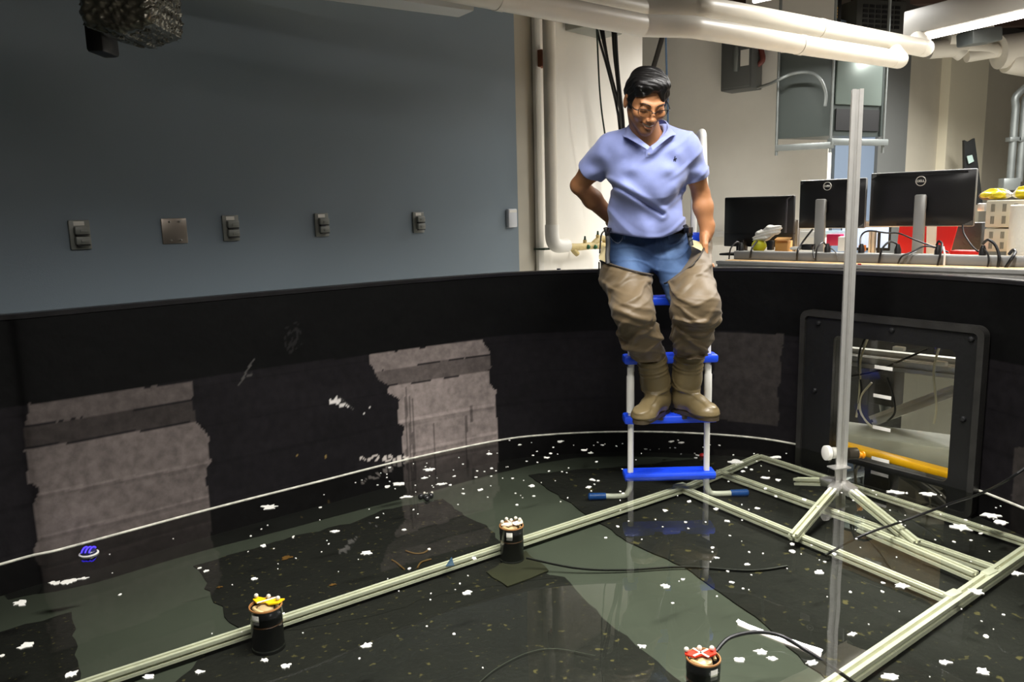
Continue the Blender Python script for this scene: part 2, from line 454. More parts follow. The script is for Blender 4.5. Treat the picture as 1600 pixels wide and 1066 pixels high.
paint[~lowm] *= (.5+1.0*n1[~lowm, None])
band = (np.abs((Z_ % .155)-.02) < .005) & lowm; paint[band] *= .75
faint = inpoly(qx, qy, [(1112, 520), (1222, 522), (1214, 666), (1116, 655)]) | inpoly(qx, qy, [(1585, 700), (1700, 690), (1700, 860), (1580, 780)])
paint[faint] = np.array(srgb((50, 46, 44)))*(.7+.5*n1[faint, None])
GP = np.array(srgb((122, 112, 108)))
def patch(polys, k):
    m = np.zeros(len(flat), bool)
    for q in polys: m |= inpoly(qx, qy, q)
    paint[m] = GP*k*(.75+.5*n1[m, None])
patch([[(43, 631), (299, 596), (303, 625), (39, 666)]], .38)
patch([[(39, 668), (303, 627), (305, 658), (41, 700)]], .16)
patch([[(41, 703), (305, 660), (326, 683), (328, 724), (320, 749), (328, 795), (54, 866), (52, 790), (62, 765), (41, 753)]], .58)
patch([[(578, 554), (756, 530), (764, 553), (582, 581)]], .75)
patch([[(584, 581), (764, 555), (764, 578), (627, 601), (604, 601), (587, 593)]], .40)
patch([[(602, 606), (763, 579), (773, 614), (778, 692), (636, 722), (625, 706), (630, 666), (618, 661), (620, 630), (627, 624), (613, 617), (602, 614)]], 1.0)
# lap lines and drips running across the worn patches
for (x, y0, y1) in [(634, 604, 716), (640, 618, 716), (645, 622, 716), (678, 661, 712), (728, 650, 700), (736, 634, 660)]:
    m = (np.abs(pxx-x-.02*(pyy-y0)) < 1.6) & (pyy > y0) & (pyy < y1); paint[m] *= .45
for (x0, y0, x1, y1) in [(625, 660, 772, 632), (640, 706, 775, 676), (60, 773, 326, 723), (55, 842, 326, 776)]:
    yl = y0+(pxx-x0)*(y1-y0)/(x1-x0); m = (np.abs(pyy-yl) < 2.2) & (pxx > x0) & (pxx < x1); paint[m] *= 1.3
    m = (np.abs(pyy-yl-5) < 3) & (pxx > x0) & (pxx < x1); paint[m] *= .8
# pale scuffs
def scuff(cx, cy, rx, ry, seed, c=(200, 195, 190), th=.62):
    nn = fbm(S_*90, Z_*90, seed); m = (((pxx-cx)/rx)**2+((pyy-cy)/ry)**2 < 1) & (nn > th); paint[m] = srgb(c)
scuff(523, 626, 9, 7, 5, th=.45); scuff(540, 634, 12, 3, 6, th=.55); scuff(598, 716, 42, 5, 7, (180, 172, 165), .5); scuff(458, 528, 14, 26, 8, (26, 25, 25), .5)
scuff(575, 650, 20, 14, 12, th=.72); scuff(490, 710, 30, 10, 13, (120, 100, 60), .7); scuff(395, 585, 14, 22, 14, (40, 38, 38), .75)
for a, b in (((396, 562), (372, 604)), ((377, 592), (392, 586)), ((530, 622), (552, 640))):
    a = np.array(a); b = np.array(b); d = b-a; t = np.clip(((pxx-a[0])*d[0]+(pyy-a[1])*d[1])/(d@d), 0, 1)
    m = np.hypot(pxx-a[0]-t*d[0], pyy-a[1]-t*d[1]) < 1.3; paint[m] = srgb((66, 64, 62))
idx = np.arange(ns*nz).reshape(ns, nz); nxt = np.roll(idx, -1, 0)
F = np.stack([idx[:, :-1], nxt[:, :-1], nxt[:, 1:], idx[:, 1:]], -1).reshape(-1, 4)
# opening behind the window
fc = flat[F].mean(1); rel = fc-WP(0, 0); uu = rel@wd; tt = np.abs(rel@wn)
OPU0, OPZ1 = wuz(1303, 524); OPU1, _z = wuz(1494, 546); OPZ0 = .0
_u0, zb = wuz(1290, 688)
OPZ0 = .012
keep = ~((uu > OPU0-.03) & (uu < OPU1+.03) & (tt < .2) & (fc[:, 2] > -.05) & (fc[:, 2] < OPZ1+.03))
tank = thing('wave_tank', (0, 2, TF), 'large black walled water tank with worn grey patches on its inner side, shallow water inside', 'tank')
to = np.array(wloc(tank))
M_TANK = attr_mat('worn black tank liner', .55, spec=.12, bump=.25, bscale=14, var=.25, vscale=30)
np_mesh('tank_wall', V.reshape(-1, 3), F[keep], M_TANK, tank, to, True, None, paint)
# outer skin and rim
cen = np.array([0, 2.0])
def outn(s):
    p = foot_at(s); q = foot_at(s+.01); d = q-p; d /= np.linalg.norm(d, axis=-1, keepdims=True)
    n = np.stack([-d[..., 1], d[..., 0]], -1); sg = np.sign(((p-cen)*n).sum(-1, keepdims=True)); return n*sg
sr = np.linspace(0, L, 500, endpoint=False); pr = foot_at(sr); nr = outn(sr)
def sweep(prof, name, m, closed=True, sel=None, label=None):
    k = len(prof); V = np.zeros((len(sr), k, 3))
    for j, (o, z) in enumerate(prof): V[:, j, :2] = pr+nr*o; V[:, j, 2] = z
    ii = np.arange(len(sr)*k).reshape(-1, k); nx = np.roll(ii, -1, 0); kk = list(range(k)) if closed else list(range(k-1)); F = []
    for j in kk:
        j2 = (j+1) % k; F.append(np.stack([ii[:, j], nx[:, j], nx[:, j2], ii[:, j2]], -1))
    F = np.concatenate(F)
    o = np_mesh(name, V.reshape(-1, 3), F, m, tank, to, True, 40)
    if label: o['label'] = label
    return o
sweep([(-.004, TZ-.004), (-.004, TZ+.008), (.0, TZ+.012), (.045, TZ+.012), (.05, TZ+.006), (.05, TZ-.03), (.03, TZ-.03)], 'rim', mat('black rim', (24, 23, 24), .3, var=.3, vscale=10))
sweep([(-.0055, -.0015), (-.001, -.0015), (-.001, .0045), (-.0055, .004)], 'water_line', mat('dried white scum', (225, 222, 208), .6, var=.35, vscale=25), label='white scum line where the water meets the black wall')
# outer skin below the rim, split around the window
so = sr; k = [(.03, FLOORZ), (.03, TZ-.02)]
V2 = np.zeros((len(sr), 2, 3)); V2[:, 0, :2] = pr+nr*.03; V2[:, 0, 2] = FLOORZ; V2[:, 1, :2] = pr+nr*.03; V2[:, 1, 2] = TZ-.02
rel = V2[:, 0]-WP(0, 0); uo = rel@wd; to_ = np.abs(rel@wn); hid = (uo > OPU0-.06) & (uo < OPU1+.06) & (to_ < .25)
ii = np.arange(len(sr)*2).reshape(-1, 2); nx = np.roll(ii, -1, 0); F2 = np.stack([ii[:, 0], nx[:, 0], nx[:, 1], ii[:, 1]], -1)[~hid]
np_mesh('outer_skin', V2.reshape(-1, 3), F2, mat('tank outside', (30, 30, 30), .5), tank, to)
# tank bottom
M_BOT = mat('grey green tank bottom', (74, 79, 71), .7, var=.22, vscale=1.6)
bf = MB(); pb = foot_at(np.linspace(0, L, 240, endpoint=False)); nb_ = outn(np.linspace(0, L, 240, endpoint=False)); pb = pb+nb_*.005
bf.prism([(q[0], q[1], TF-.02) for q in pb], (0, 0, .02)); bf.build('tank_bottom', M_BOT, tank, smooth=False)
# flat black strip on the bottom along the foot of the wall
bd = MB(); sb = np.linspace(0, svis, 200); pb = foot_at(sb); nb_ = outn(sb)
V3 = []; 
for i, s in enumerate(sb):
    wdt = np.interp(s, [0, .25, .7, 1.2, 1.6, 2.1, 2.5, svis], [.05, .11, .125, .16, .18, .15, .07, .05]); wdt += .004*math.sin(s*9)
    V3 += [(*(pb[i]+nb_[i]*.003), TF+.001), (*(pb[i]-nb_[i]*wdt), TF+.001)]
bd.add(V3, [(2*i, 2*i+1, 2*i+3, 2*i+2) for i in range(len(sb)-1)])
bd.build('border_strip', mat('black bottom strip', (16, 17, 15), .6, var=.3), tank, smooth=False)
# window in the tank wall
def rrect(u0, u1, z0, z1, r, n=6):
    o = []
    for cx, cz, a0 in ((u1-r, z1-r, 0), (u0+r, z1-r, 90), (u0+r, z0+r, 180), (u1-r, z0+r, 270)):
        for k in range(n+1):
            a = math.radians(a0+90*k/n); o.append((cx+r*math.cos(a), cz+r*math.sin(a)))
    return o
_, FZ1 = wuz(1263, 489)
def plate(mb, outer, inner, t0, t1):
    n = len(outer); vs = [WP(u, z, t) for t in (t0, t1) for loop in (outer, inner) for u, z in loop]; fs = []
    for i in range(n):
        j = (i+1) % n
        fs += [(2*n+i, 2*n+j, 3*n+j, 3*n+i), (i, n+i, n+j, j), (i, j, 2*n+j, 2*n+i), (n+i, 3*n+i, 3*n+j, n+j)]
    mb.add(vs, fs)
wf = MB(); plate(wf, rrect(0, WLEN, TF, FZ1, .03), rrect(OPU0, OPU1, OPZ0, OPZ1, .025), -.02, .035)
M_WF = mat('black window surround', (12, 12, 12), .45, bump=.3, bscale=20, var=.2)
frame_o = wf.build('window_surround', M_WF, tank)
b2 = MB(); plate(b2, rrect(-.012, WLEN+.012, TF, FZ1+.014, .04), rrect(.012, WLEN-.012, TF+.02, FZ1-.012, .02), .0, .047)
b2.build('raised_lip', mat('scuffed black lip', (36, 35, 33), .4, bump=.2, bscale=30, var=.3, vscale=12), tank)
def rivet(p, n, r=.012):
    m = MB(); m.ring_profile(p, [(r, 0), (r, .006), (r*.7, .011), (0, .013)], 12, n); return m
for x, y in [(1279, 505), (1394, 516), (1518, 530), (1273, 610), (1505, 655)]:
    u, z = wuz(x, y); rivet(WP(u, z, .034), wn).build('bolt', M_BLK, frame_o)
pn = MB(); loop = rrect(OPU0+.0, OPU1, OPZ0, OPZ1, .025); pn.prism([WP(u, z, .01) for u, z in loop], wn*.006)
pane = pn.build('window_pane', glass('tank window acrylic', (.95, .96, .93)), tank, smooth=False)
for x, y in [(1379, 532), (1377, 576), (1375, 621), (1374, 671), (1372, 720)]:
    u, z = wuz(x, y); m = MB(); m.box(WP(u, z, .018), (.078, .0015, .0145), ax=wd); m.build('white_marker_strip', M_WHT, pane, smooth=False)

# water
ws = np.linspace(0, L, 300, endpoint=False); wp_ = foot_at(ws)-outn(ws)*.001
def water_mat():
    m = bpy.data.materials.new('still tank water'); m.use_nodes = True; nt = m.node_tree; nt.nodes.clear()
    o = nt.nodes.new('ShaderNodeOutputMaterial'); mx = nt.nodes.new('ShaderNodeMixShader')
    t = nt.nodes.new('ShaderNodeBsdfTransparent'); t.inputs[0].default_value = (.84, .87, .79, 1)
    g = nt.nodes.new('ShaderNodeBsdfGlossy'); g.inputs['Roughness'].default_value = .0; g.inputs[0].default_value = (1, 1, 1, 1)
    f = nt.nodes.new('ShaderNodeFresnel'); f.inputs[0].default_value = 1.5
    tc = nt.nodes.new('ShaderNodeTexCoord'); n = nt.nodes.new('ShaderNodeTexNoise'); n.inputs['Scale'].default_value = 3.2; n.inputs['Detail'].default_value = 1.0
    nt.links.new(tc.outputs['Object'], n.inputs['Vector'])
    b = nt.nodes.new('ShaderNodeBump'); b.inputs['Strength'].default_value = .35; b.inputs['Distance'].default_value = .004
    nt.links.new(n.outputs['Fac'], b.inputs['Height'])
    nt.links.new(b.outputs[0], g.inputs['Normal']); nt.links.new(b.outputs[0], f.inputs['Normal'])
    nt.links.new(f.outputs[0], mx.inputs[0]); nt.links.new(t.outputs[0], mx.inputs[1]); nt.links.new(g.outputs[0], mx.inputs[2])
    nt.links.new(mx.outputs[0], o.inputs[0]); return m
wm = MB(); _ar = sum(wp_[i-1][0]*wp_[i][1]-wp_[i][0]*wp_[i-1][1] for i in range(len(wp_)))
wm.add([(q[0], q[1], 0.0) for q in wp_], [tuple(range(len(wp_))) if _ar > 0 else tuple(range(len(wp_)))[::-1]])
wo = wm.build('water_surface', water_mat(), label='clear shallow water filling the black tank, reflecting the room', cat='water', kind='stuff', smooth=False)

# rubber mats on the tank bottom
M_MAT = mat('black rubber mat', (14, 14, 11), .75, bump=.3, bscale=50, var=.5, vscale=9)
_nt = M_MAT.node_tree; _b = _nt.nodes['Principled BSDF']; _l = _b.inputs['Base Color'].links[0].from_socket
_n = _nt.nodes.new('ShaderNodeTexNoise'); _n.inputs['Scale'].default_value = 55; _n.inputs['Detail'].default_value = 3
_r = _nt.nodes.new('ShaderNodeMapRange'); _r.inputs['From Min'].default_value = .64; _r.inputs['From Max'].default_value = .70; _nt.links.new(_n.outputs['Fac'], _r.inputs['Value'])
_m = _nt.nodes.new('ShaderNodeMix'); _m.data_type = 'RGBA'; _nt.links.new(_r.outputs[0], _m.inputs[0]); _nt.links.new(_l, _m.inputs[6]); _m.inputs[7].default_value = (*srgb((92, 84, 48)), 1)
_nt.links.new(_m.outputs[2], _b.inputs['Base Color'])
def flat_mat(poly, z, th, label, name='rubber_mat', m=None, ragged=0.01):
    pts = []
    for i in range(len(poly)):
        a = P(*poly[i], z); b = P(*poly[(i+1) % len(poly)], z); k = max(1, int(np.linalg.norm(b-a)/.04))
        for j in range(k):
            q = a+(b-a)*j/k
            if j: q = q+np.array([random.uniform(-1, 1), random.uniform(-1, 1), 0])*ragged*.6
            pts.append(q)
    return MB().prism(pts, (0, 0, th)).build(name, m or M_MAT, label=label, cat='mat', smooth=False, origin=pts[0])
flat_mat([(302, 886), (430, 848), (560, 815), (598, 798), (692, 781), (735, 812), (760, 822), (790, 860), (870, 905), (690, 930), (600, 960), (380, 1000)], TF, .004, 'ragged rectangular black mat lying under the long rail on the tank bottom', ragged=.018)
flat_mat([(-180, 1040), (112, 958), (125, 1066), (150, 1250), (-200, 1300)], TF, .004, 'black mat at the lower left of the tank bottom')
flat_mat([(365, 985), (600, 945), (790, 908), (862, 900), (882, 903), (920, 945), (962, 985), (1010, 1022), (1075, 1075), (1150, 1200), (700, 1500), (120, 1250), (215, 1120)], TF, .003, 'dark mat in front of the long rail reaching to the lower middle of the picture')
flat_mat([(826, 744), (900, 735), (985, 730), (1180, 708), (1330, 720), (1700, 850), (1900, 1040), (1700, 1300), (1430, 1220), (1292, 1066), (1180, 965), (1070, 888), (980, 848)], TF, .005, 'big black mat under the ladder and the aluminium frame', ragged=.012)
flat_mat([(760, 895), (793, 918), (857, 893), (822, 862)], TF+.005, .004, 'square base mat under the far white-topped canister', m=mat('olive base sheet', (50, 50, 34), .7, var=.3))

# ================================================================== ALUMINIUM FRAME IN THE WATER
fr = thing('aluminium_frame', P(1060, 765, TF+.01), 'pale slotted aluminium rail frame lying on the tank bottom under water', 'frame')
ZB = TF+.03
def rail(a, b, w=.03, z=ZB):
    return MB().tslot(P(*a, z), P(*b, z), w).build('rail', M_ALUD, fr, smooth=False)
rail((30, 1106), (1066, 764), .027)
rail((1066, 764), (1490, 940), .025)
rail((1066, 766), (1187, 714), .026)
rail((1187, 714), (1600, 848), .022); rail((1600, 848), (1760, 902), .022)
rail((1122, 738), (1560, 893), .026)
rail((1343, 824), (1524, 901), .03, ZB+.01)
rail((1250, 1110), (1640, 838), .035)
for x, y in ((1488, 936), (1062, 764), (1244, 842), (1545, 902)):
    c = P(x, y, ZB); MB().box(c+np.array([0, 0, .012]), (.06, .03, .02), ax=(.8, .5, 0), bev=.004).build('corner_bracket', M_ALUD, fr)
m = MB(); a = P(1060, 760, ZB+.02)
# ================================================================== POLE STAND
pb_ = P(1314, 792, TF+.012); ptop_z = at(1341, 140, pb_[1])[2]
st = thing('pole_stand', pb_, 'tall slotted aluminium pole on a three-legged strut base standing in the water', 'stand')
tip = at(1340, 140, pb_[1]+.02); foot_p = at(1313, 752, pb_[1])
pz = foot_p[2]
# two grooved faces towards the room: profile turned by 25 degrees
MB().tslot((foot_p[0], foot_p[1], -.02), tip, .040, up=(.3, 1, 0)).build('pole', M_ALU, st, smooth=False)
MB().tslot((foot_p[0]+.008, foot_p[1]+.004, TF), (foot_p[0], foot_p[1], 0.02), .035, up=(.45, 1, 0)).build('pole_foot', M_ALUD, st, smooth=False)
hub = at(1313, 762, pb_[1])
for (x, y) in ((1240, 840), (1432, 851), (1244, 752)):
    e = P(x, y, ZB+.02); MB().tslot(hub+np.array([0, 0, .02])+nrm(e-hub)*.02, e, .03).build('strut', M_ALUD, st, smooth=False)
    h2 = hub+nrm(e-hub)*.045+np.array([0, 0, .008]); MB().box(h2+np.array([0, 0, .01]), (.085, .046, .036), ax=nrm(e-hub), bev=.004).build('joint_bracket', M_ALU, st)
br = at(1311, 730, pb_[1]-.03); MB().box(br, (.075, .05, .005), ax=(1, .3, 0)).build('flat_plate', M_ALU, st, smooth=False)
# underwater camera housing clamped to the pole
ch_ = at(1318, 708, pb_[1]+.02)
cm = thing('camera_housing', ch_, 'camera housing with white ring and amber front clamped low on the aluminium pole', 'camera')
ax_ = nrm(np.array([1, .15, -.05]))
MB().ring_profile(at(1291, 708, pb_[1]+.01), [(.024, -.006), (.03, -.004), (.03, .012), (.022, .016)], 24, ax_).build('white_ring', M_WHT, cm)
MB().ring_profile(at(1298, 708, pb_[1]+.01), [(.023, 0), (.023, .03), (.019, .034)], 24, ax_).build('ribbed_sleeve', mat('pale clear plastic', (190, 188, 178), .3), cm)
MB().ring_profile(at(1322, 709, pb_[1]+.02), [(.018, 0), (.024, .004), (.024, .045), (.018, .05)], 24, ax_).build('body', mat('dark housing', (70, 64, 54), .35, .4), cm)
MB().ring_profile(at(1340, 711, pb_[1]+.02), [(.014, 0), (.014, .008), (.009, .012), (.009, .018), (.015, .02), (.015, .026), (.01, .028)], 20, ax_).build('amber_knob', mat('amber plastic', (215, 140, 20), .3), cm)
# ================================================================== LADDER
LY = 3.20
lad = thing('pool_ladder', P(1050, 775, TF), 'white tube pool ladder with blue steps standing in the tank, the man on it', 'ladder')
M_TUBE = mat('white ladder tube', (232, 230, 222), .35)
def lx(px, py): return at(px, py, LY)[0]
def lz(px, py): return at(px, py, LY)[2]
xl, xr = lx(985, 700), lx(1104.5, 700); xc = (xl+xr)/2; hw = (xr-xl)/2
BZ = TF+.018; topz = at(1085, 206, LY+.12)[2]
for sx, x in ((-1, xl), (1, xr)):
    m = MB(); pts = [(x+sx*.008, LY, .86)]
    m.loft([((x, LY, -.02), .0125), ((x-sx*.003, LY, .45), .0125)], 16)
    # lower bend and foot
    m2 = MB(); m2.tube([(x, LY, .0), (x, LY, BZ+.05), (x+sx*.008, LY, BZ+.02), (x+sx*.03, LY, BZ), (x+sx*.12, LY, BZ)], .0125, 14, 6)
    m.build('upright', M_TUBE, lad); fb = m2.build('foot_tube', M_TUBE, lad)
    MB().loft([((x+sx*.105, LY, BZ), .0155), ((x+sx*.175, LY, BZ), .0165), ((x+sx*.18, LY, BZ), .012)], 16).build('foot_cap', mat('blue foot cap', (30, 84, 170), .4), fb)
    m = MB(); m.loft([((x, LY, .275), .0165), ((x, LY, .36), .0165), ((x, LY, .365), .0165), ((x, LY, .43), .016), ((x, LY, .435), .0135), ((x, LY, .47), .0135)], 18)
    m.build('sleeve', M_TUBE, lad)
    m = MB(); m.tube([(x-sx*.003, LY, .45), (x-sx*.004, LY+.02, .8), (x-sx*.004+.0, LY+.08, 1.15), (x-sx*.004, LY+.12, topz-.06), (x-sx*.004, LY+.13, topz-.01), (x-sx*.004, LY+.17, topz), (x-sx*.004, LY+.24, topz-.03), (x-sx*.004, LY+.27, topz-.12), (x, LY+.3, TZ+.05)], .014, 14, 5)
    m.build('handrail', M_TUBE, lad)
def step(z, y=LY, w=1.0, hh=.034, dx0=0, dx1=0):
    m = MB(); x0 = xl-.028+dx0; x1 = xr+.035+dx1; c = ((x0+x1)/2, y+.012, z-hh/2)
    m.box(c, (x1-x0, .085, hh), bev=.008)
    for k in range(5): m.box(((x0+x1)/2, y-.018+k*.015, z+.001), ((x1-x0)*.86, .006, .003))
    m.build('step', M_BLUEP, lad)
SZ = [lz(1045, 737), lz(1045, 648), lz(1045, 555), lz(1045, 464)]
for k, z in enumerate(SZ): step(z+.002)
MB().box((at(1087, 371, LY+.06)[0], LY+.06, at(1087, 371, LY+.06)[2]), (.05, .06, .04), bev=.008).build('clip', M_BLUEP, lad)

# ================================================================== CANISTERS
def canister(px, py, dbot, colour, label, rpx, kind):
    c = P(px, py, .02); r = rpx*c[1]/FPX
    t = thing('sensor_canister', (c[0], c[1], TF), label, 'canister', 'instrument canisters standing in the tank')
    mt = mat('dark canister wall', (28, 29, 29), .25, var=.3, spec=.6); amb = mat('amber tape', (150, 105, 60), .35, var=.3)
    rim = .022
    m = MB(); m.ring_profile((c[0], c[1], 0), [(r*1.02, TF), (r*1.02, TF+.012), (r*.97, TF+.015), (r*.97, rim-.03), (r*1.0, rim-.028), (r*1.0, rim), (r*.93, rim+.001), (r*.92, rim-.012), (r*.5, rim-.016), (0, rim-.018)], 40)
    body = m.build('housing', mt, t)
    m = MB(); m.ring_profile((c[0], c[1], rim), [(r*.99, -.001), (r*1.02, .001), (r*1.0, .004), (r*.93, .004), (r*.92, -.003)], 40, caps=False); m.build('rim_ring', amb, t)
    m = MB(); m.ring_profile((c[0], c[1], rim-.016), [(r*.55, 0), (r*.5, .012), (r*.3, .017), (0, .018)], 28); m.build('top_cap', mat('cream cap', (188, 165, 120), .3), t)
    pts = [(c[0]+r*.7*math.cos(a), c[1]+r*.7*math.sin(a), rim-.005+.006*math.sin(2*a)) for a in np.linspace(0, 5.2, 16)]
    MB().tube(pts, r*.11, 8, 3).build('coiled_hose', mat('cream hose', (205, 178, 125), .35), t)
    # coloured reflective marker plate
    off = {'yellow': (.0, .35), 'white': (.05, .1), 'red': (-.12, .25)}[kind]; ang = {'yellow': -.25, 'white': .3, 'red': .05}[kind]
    cx, cy = c[0]+off[0]*r, c[1]+off[1]*r; ca, sa = math.cos(ang), math.sin(ang)
    shape = [(-1.0, -.1), (-.9, .3), (-.3, .22), (.3, .2), (1.05, .42), (.95, -.2), (.4, -.5), (0, -.28), (-.5, -.45)]
    pl = MB(); pl.prism([(cx+r*.95*(u*ca-v*sa), cy+r*.95*(u*sa+v*ca), rim+.006) for u, v in shape], (0, 0, .004))
    po = pl.build('marker_plate', mat(kind+' marker sheet', colour, .45), t, label=None, smooth=False)
    for u, v in [(-.85, .1), (.0, .2), (.75, .1)]+([(.5, .5), (-.3, .6)] if kind == 'white' else []):
        MB().sphere((cx+r*.95*(u*ca-v*sa), cy+r*.95*(u*sa+v*ca), rim+.017), .0065, 14).build('marker_ball', mat('pearl grey ball', (205, 200, 185), .35), po)
    for a in ((.6,) if kind == 'yellow' else (.6, 2.2)):
        m = MB(); d = np.array([math.cos(a), math.sin(a), 0]); m.box((cx, cy-r*.1, rim+.0115), (r*1.2, r*.13, .0015), ax=d); m.build('tape_strip', mat('pale tape', (235, 222, 205), .5), po, smooth=False)
    a0 = math.radians(-112 if kind == 'yellow' else (-100 if kind == 'white' else -65)); vs = []
    for k in range(7):
        a = a0-.25+.5*k/6
        for z in (rim-.026, rim-.008): vs.append((c[0]+r*1.012*math.cos(a), c[1]+r*1.012*math.sin(a), z))
    MB().add(vs, [(2*k, 2*k+2, 2*k+3, 2*k+1) for k in range(6)]).build('name_sticker', mat('sticker white', (235, 232, 222), .5), body, smooth=False)
    return c, r
canister(415, 948, 0, (235, 190, 10), 'dark round canister at left with a yellow marker plate on top', 27, 'yellow')
canister(799, 823, 0, (232, 215, 190), 'dark round canister near the middle with white tape and grey balls on top', 20, 'white')
canister(1099, 1030, 0, (226, 48, 20), 'dark round canister at the bottom with a red marker plate on top', 29, 'red')

# ================================================================== SMALL THINGS ON THE WATER
def torn(c, r, n=14, sq=.5, ang=0, rough=.35, th=.002):
    pts = []
    for k in range(n):
        a = 2*math.pi*k/n; q = r*(1+random.uniform(-rough, rough)); u = q*math.cos(a); v = q*sq*math.sin(a)
        pts.append((c[0]+u*math.cos(ang)-v*math.sin(ang), c[1]+u*math.sin(ang)+v*math.cos(ang), .0005))
    return MB().prism(pts, (0, 0, th))
M_FOAM = mat('white flake', (238, 236, 228), .6, bump=.3, bscale=200)
big = [((33, 943), 13, 'white flake at the far left edge of the water'), ((40, 1010), 12, 'white flake above the left lower corner'),
 ((85, 912), 11, 'leftmost of three white flakes in a row near the blue float'), ((107, 910), 11, 'middle of three white flakes in a row near the blue float'), ((129, 905), 9, 'rightmost of three white flakes in a row near the blue float'),
 ((113, 1054), 12, 'white flake by the lower left corner of the dark mat'), ((232, 1058), 11, 'white flake lying over the near end of the long rail'), ((312, 1051), 8, 'white flake right of the near end of the long rail'),
 ((447, 1042), 9, 'white flake beside the foot of the yellow-topped canister'), ((414, 1033), 8, 'long white flake in front of the yellow-topped canister'),
 ((572, 1010), 10, 'long white flake in the open dark water left of centre'), ((730, 927), 8, 'white flake pair right of the long rail middle'), ((523, 831), 9, 'white flake over the top edge of the big mat'),
 ((420, 793), 14, 'long white streak near the left tank wall'), ((573, 865), 10, 'white flake cluster over the middle of the black mat'), ((635, 777), 10, 'white flake by the worn grey wall patch'),
 ((670, 735), 10, 'elongated white flake under the worn wall patch'), ((690, 757), 9, 'jagged white flake in front of the worn wall patch'), ((623, 757), 10, 'long white flake close to the tank wall'),
 ((1155, 1032), 10, 'white flake right of the red-topped canister'), ((1190, 1020), 12, 'jagged double white flake right of the red-topped canister'), ((1206, 1030), 9, 'white flake touching the jagged double flake'), ((1268, 1036), 12, 'white flake left of the thin reflected pole'),
 ((1003, 1011), 8, 'white flake above the dark reflection left of the red-topped canister'), ((1040, 917), 8, 'white flake in the pale patch of the floor'), ((1280, 895), 9, 'curled transparent scrap on the dark water'),
 ((1332, 992), 9, 'white flake in front of the frame corner'), ((1409, 916), 13, 'long white flake beside the near frame rail'), ((1525, 925), 12, 'white flake on the frame corner at right'), ((1400, 770), 14, 'long white flake under the tank window'),
 ((1450, 773), 13, 'long white flake right of the tank window bottom'), ((1502, 825), 16, 'jagged white flake near the right rail'), ((1548, 806), 16, 'large white flake near the right tank wall'), ((1565, 817), 12, 'white flake below the large one near the right tank wall'),
 ((1590, 897), 12, 'white flake on the rail at the right edge'), ((1477, 1036), 12, 'white flake near the bottom right corner'), ((1535, 1050), 14, 'wide white flake in the bottom right corner'), ((1148, 722), 12, 'jagged white flake right of the ladder foot'),
 ((1196, 747), 7, 'white flake inside the frame corner'), ((1212, 715), 8, 'white flake by the far frame corner'), ((1390, 1058), 14, 'ragged white flake at the bottom under the curved highlight')]
for (x, y), r, lb in big:
    c = P(x, y, 0); rr = .85*r*c[1]/FPX; torn(c, rr, 16, random.uniform(.5, 1.0), random.uniform(-.5, .5), .45).build('foam_flake', M_FOAM, label=lb, cat='flake', group='white flakes floating on the tank water', smooth=False, origin=c)
def on_water(x, y):
    c = P(x, y, 0); d = np.min(np.linalg.norm(ring-c[:2], axis=1)); return d > .03 and inpoly(np.array([c[0]]), np.array([c[1]]), [tuple(q) for q in ring[::6]])[0]
cnt = 0; tries = 0
clusters = [(700, 740, 90, 25, 46), (560, 830, 110, 40, 22), (900, 710, 60, 20, 20), (1040, 700, 70, 15, 22), (850, 760, 80, 25, 26), (1060, 790, 90, 40, 26), (1180, 860, 100, 50, 24), (1450, 800, 110, 30, 26), (1350, 900, 110, 60, 22), (300, 870, 160, 40, 12), (420, 940, 160, 60, 10), (700, 960, 130, 50, 8), (1200, 740, 60, 20, 8), (1500, 980, 80, 60, 6)]
for cx, cy, sx, sy, n in clusters:
    for k in range(n):
        for t in range(20):
            x = random.gauss(cx, sx); y = random.gauss(cy, sy)
            if 0 < x < 1600 and 660 < y < 1060 and on_water(x, y): break
        else: continue
        c = P(x, y, 0); r = random.choice([1.0, 1.1, 1.3, 1.5, 1.8, 2.6, 4.2])*c[1]/FPX
        if r > .0075: s_, rg, nn = random.uniform(.7, 1.5), .4, 10
        else: s_, rg, nn = random.uniform(.9, 1.6), .3, 6
        torn(c, r, nn, s_, random.uniform(-.6, .6), rg, .0015).build('foam_fleck', M_FOAM, label='tiny white fleck scattered on the dark tank water', cat='fleck', group='tiny white flecks on the tank water', smooth=False, origin=c)
# blue striped float
c = P(139, 866, 0); fl = thing('float_toy', c, 'small round float with glowing blue stripes near the left tank wall', 'float')
MB().sphere(c+np.array([0, 0, .004]), (.026, .026, .018), 20).build('shell', mat('dark clear shell', (40, 40, 70), .2), fl)
for k in (-1, 0, 1):
    m = MB(); pts = []
    for a in np.linspace(.5, 2.64, 9): pts.append(c+np.array([k*.013, -.0265*math.cos(a)*.95, .004+.0195*math.sin(a)]))
    m.tube(pts, .0022, 8, 2); m.build('light_stripe', mat('blue glow strip', (70, 60, 255), .4, emit=(60, 40, 255), es=2.2), fl)
MB().ring_profile(c+np.array([0, 0, 0]), [(.026, .0), (.031, .001), (.031, .004), (.026, .005)], 24).build('collar', M_WHT, fl)
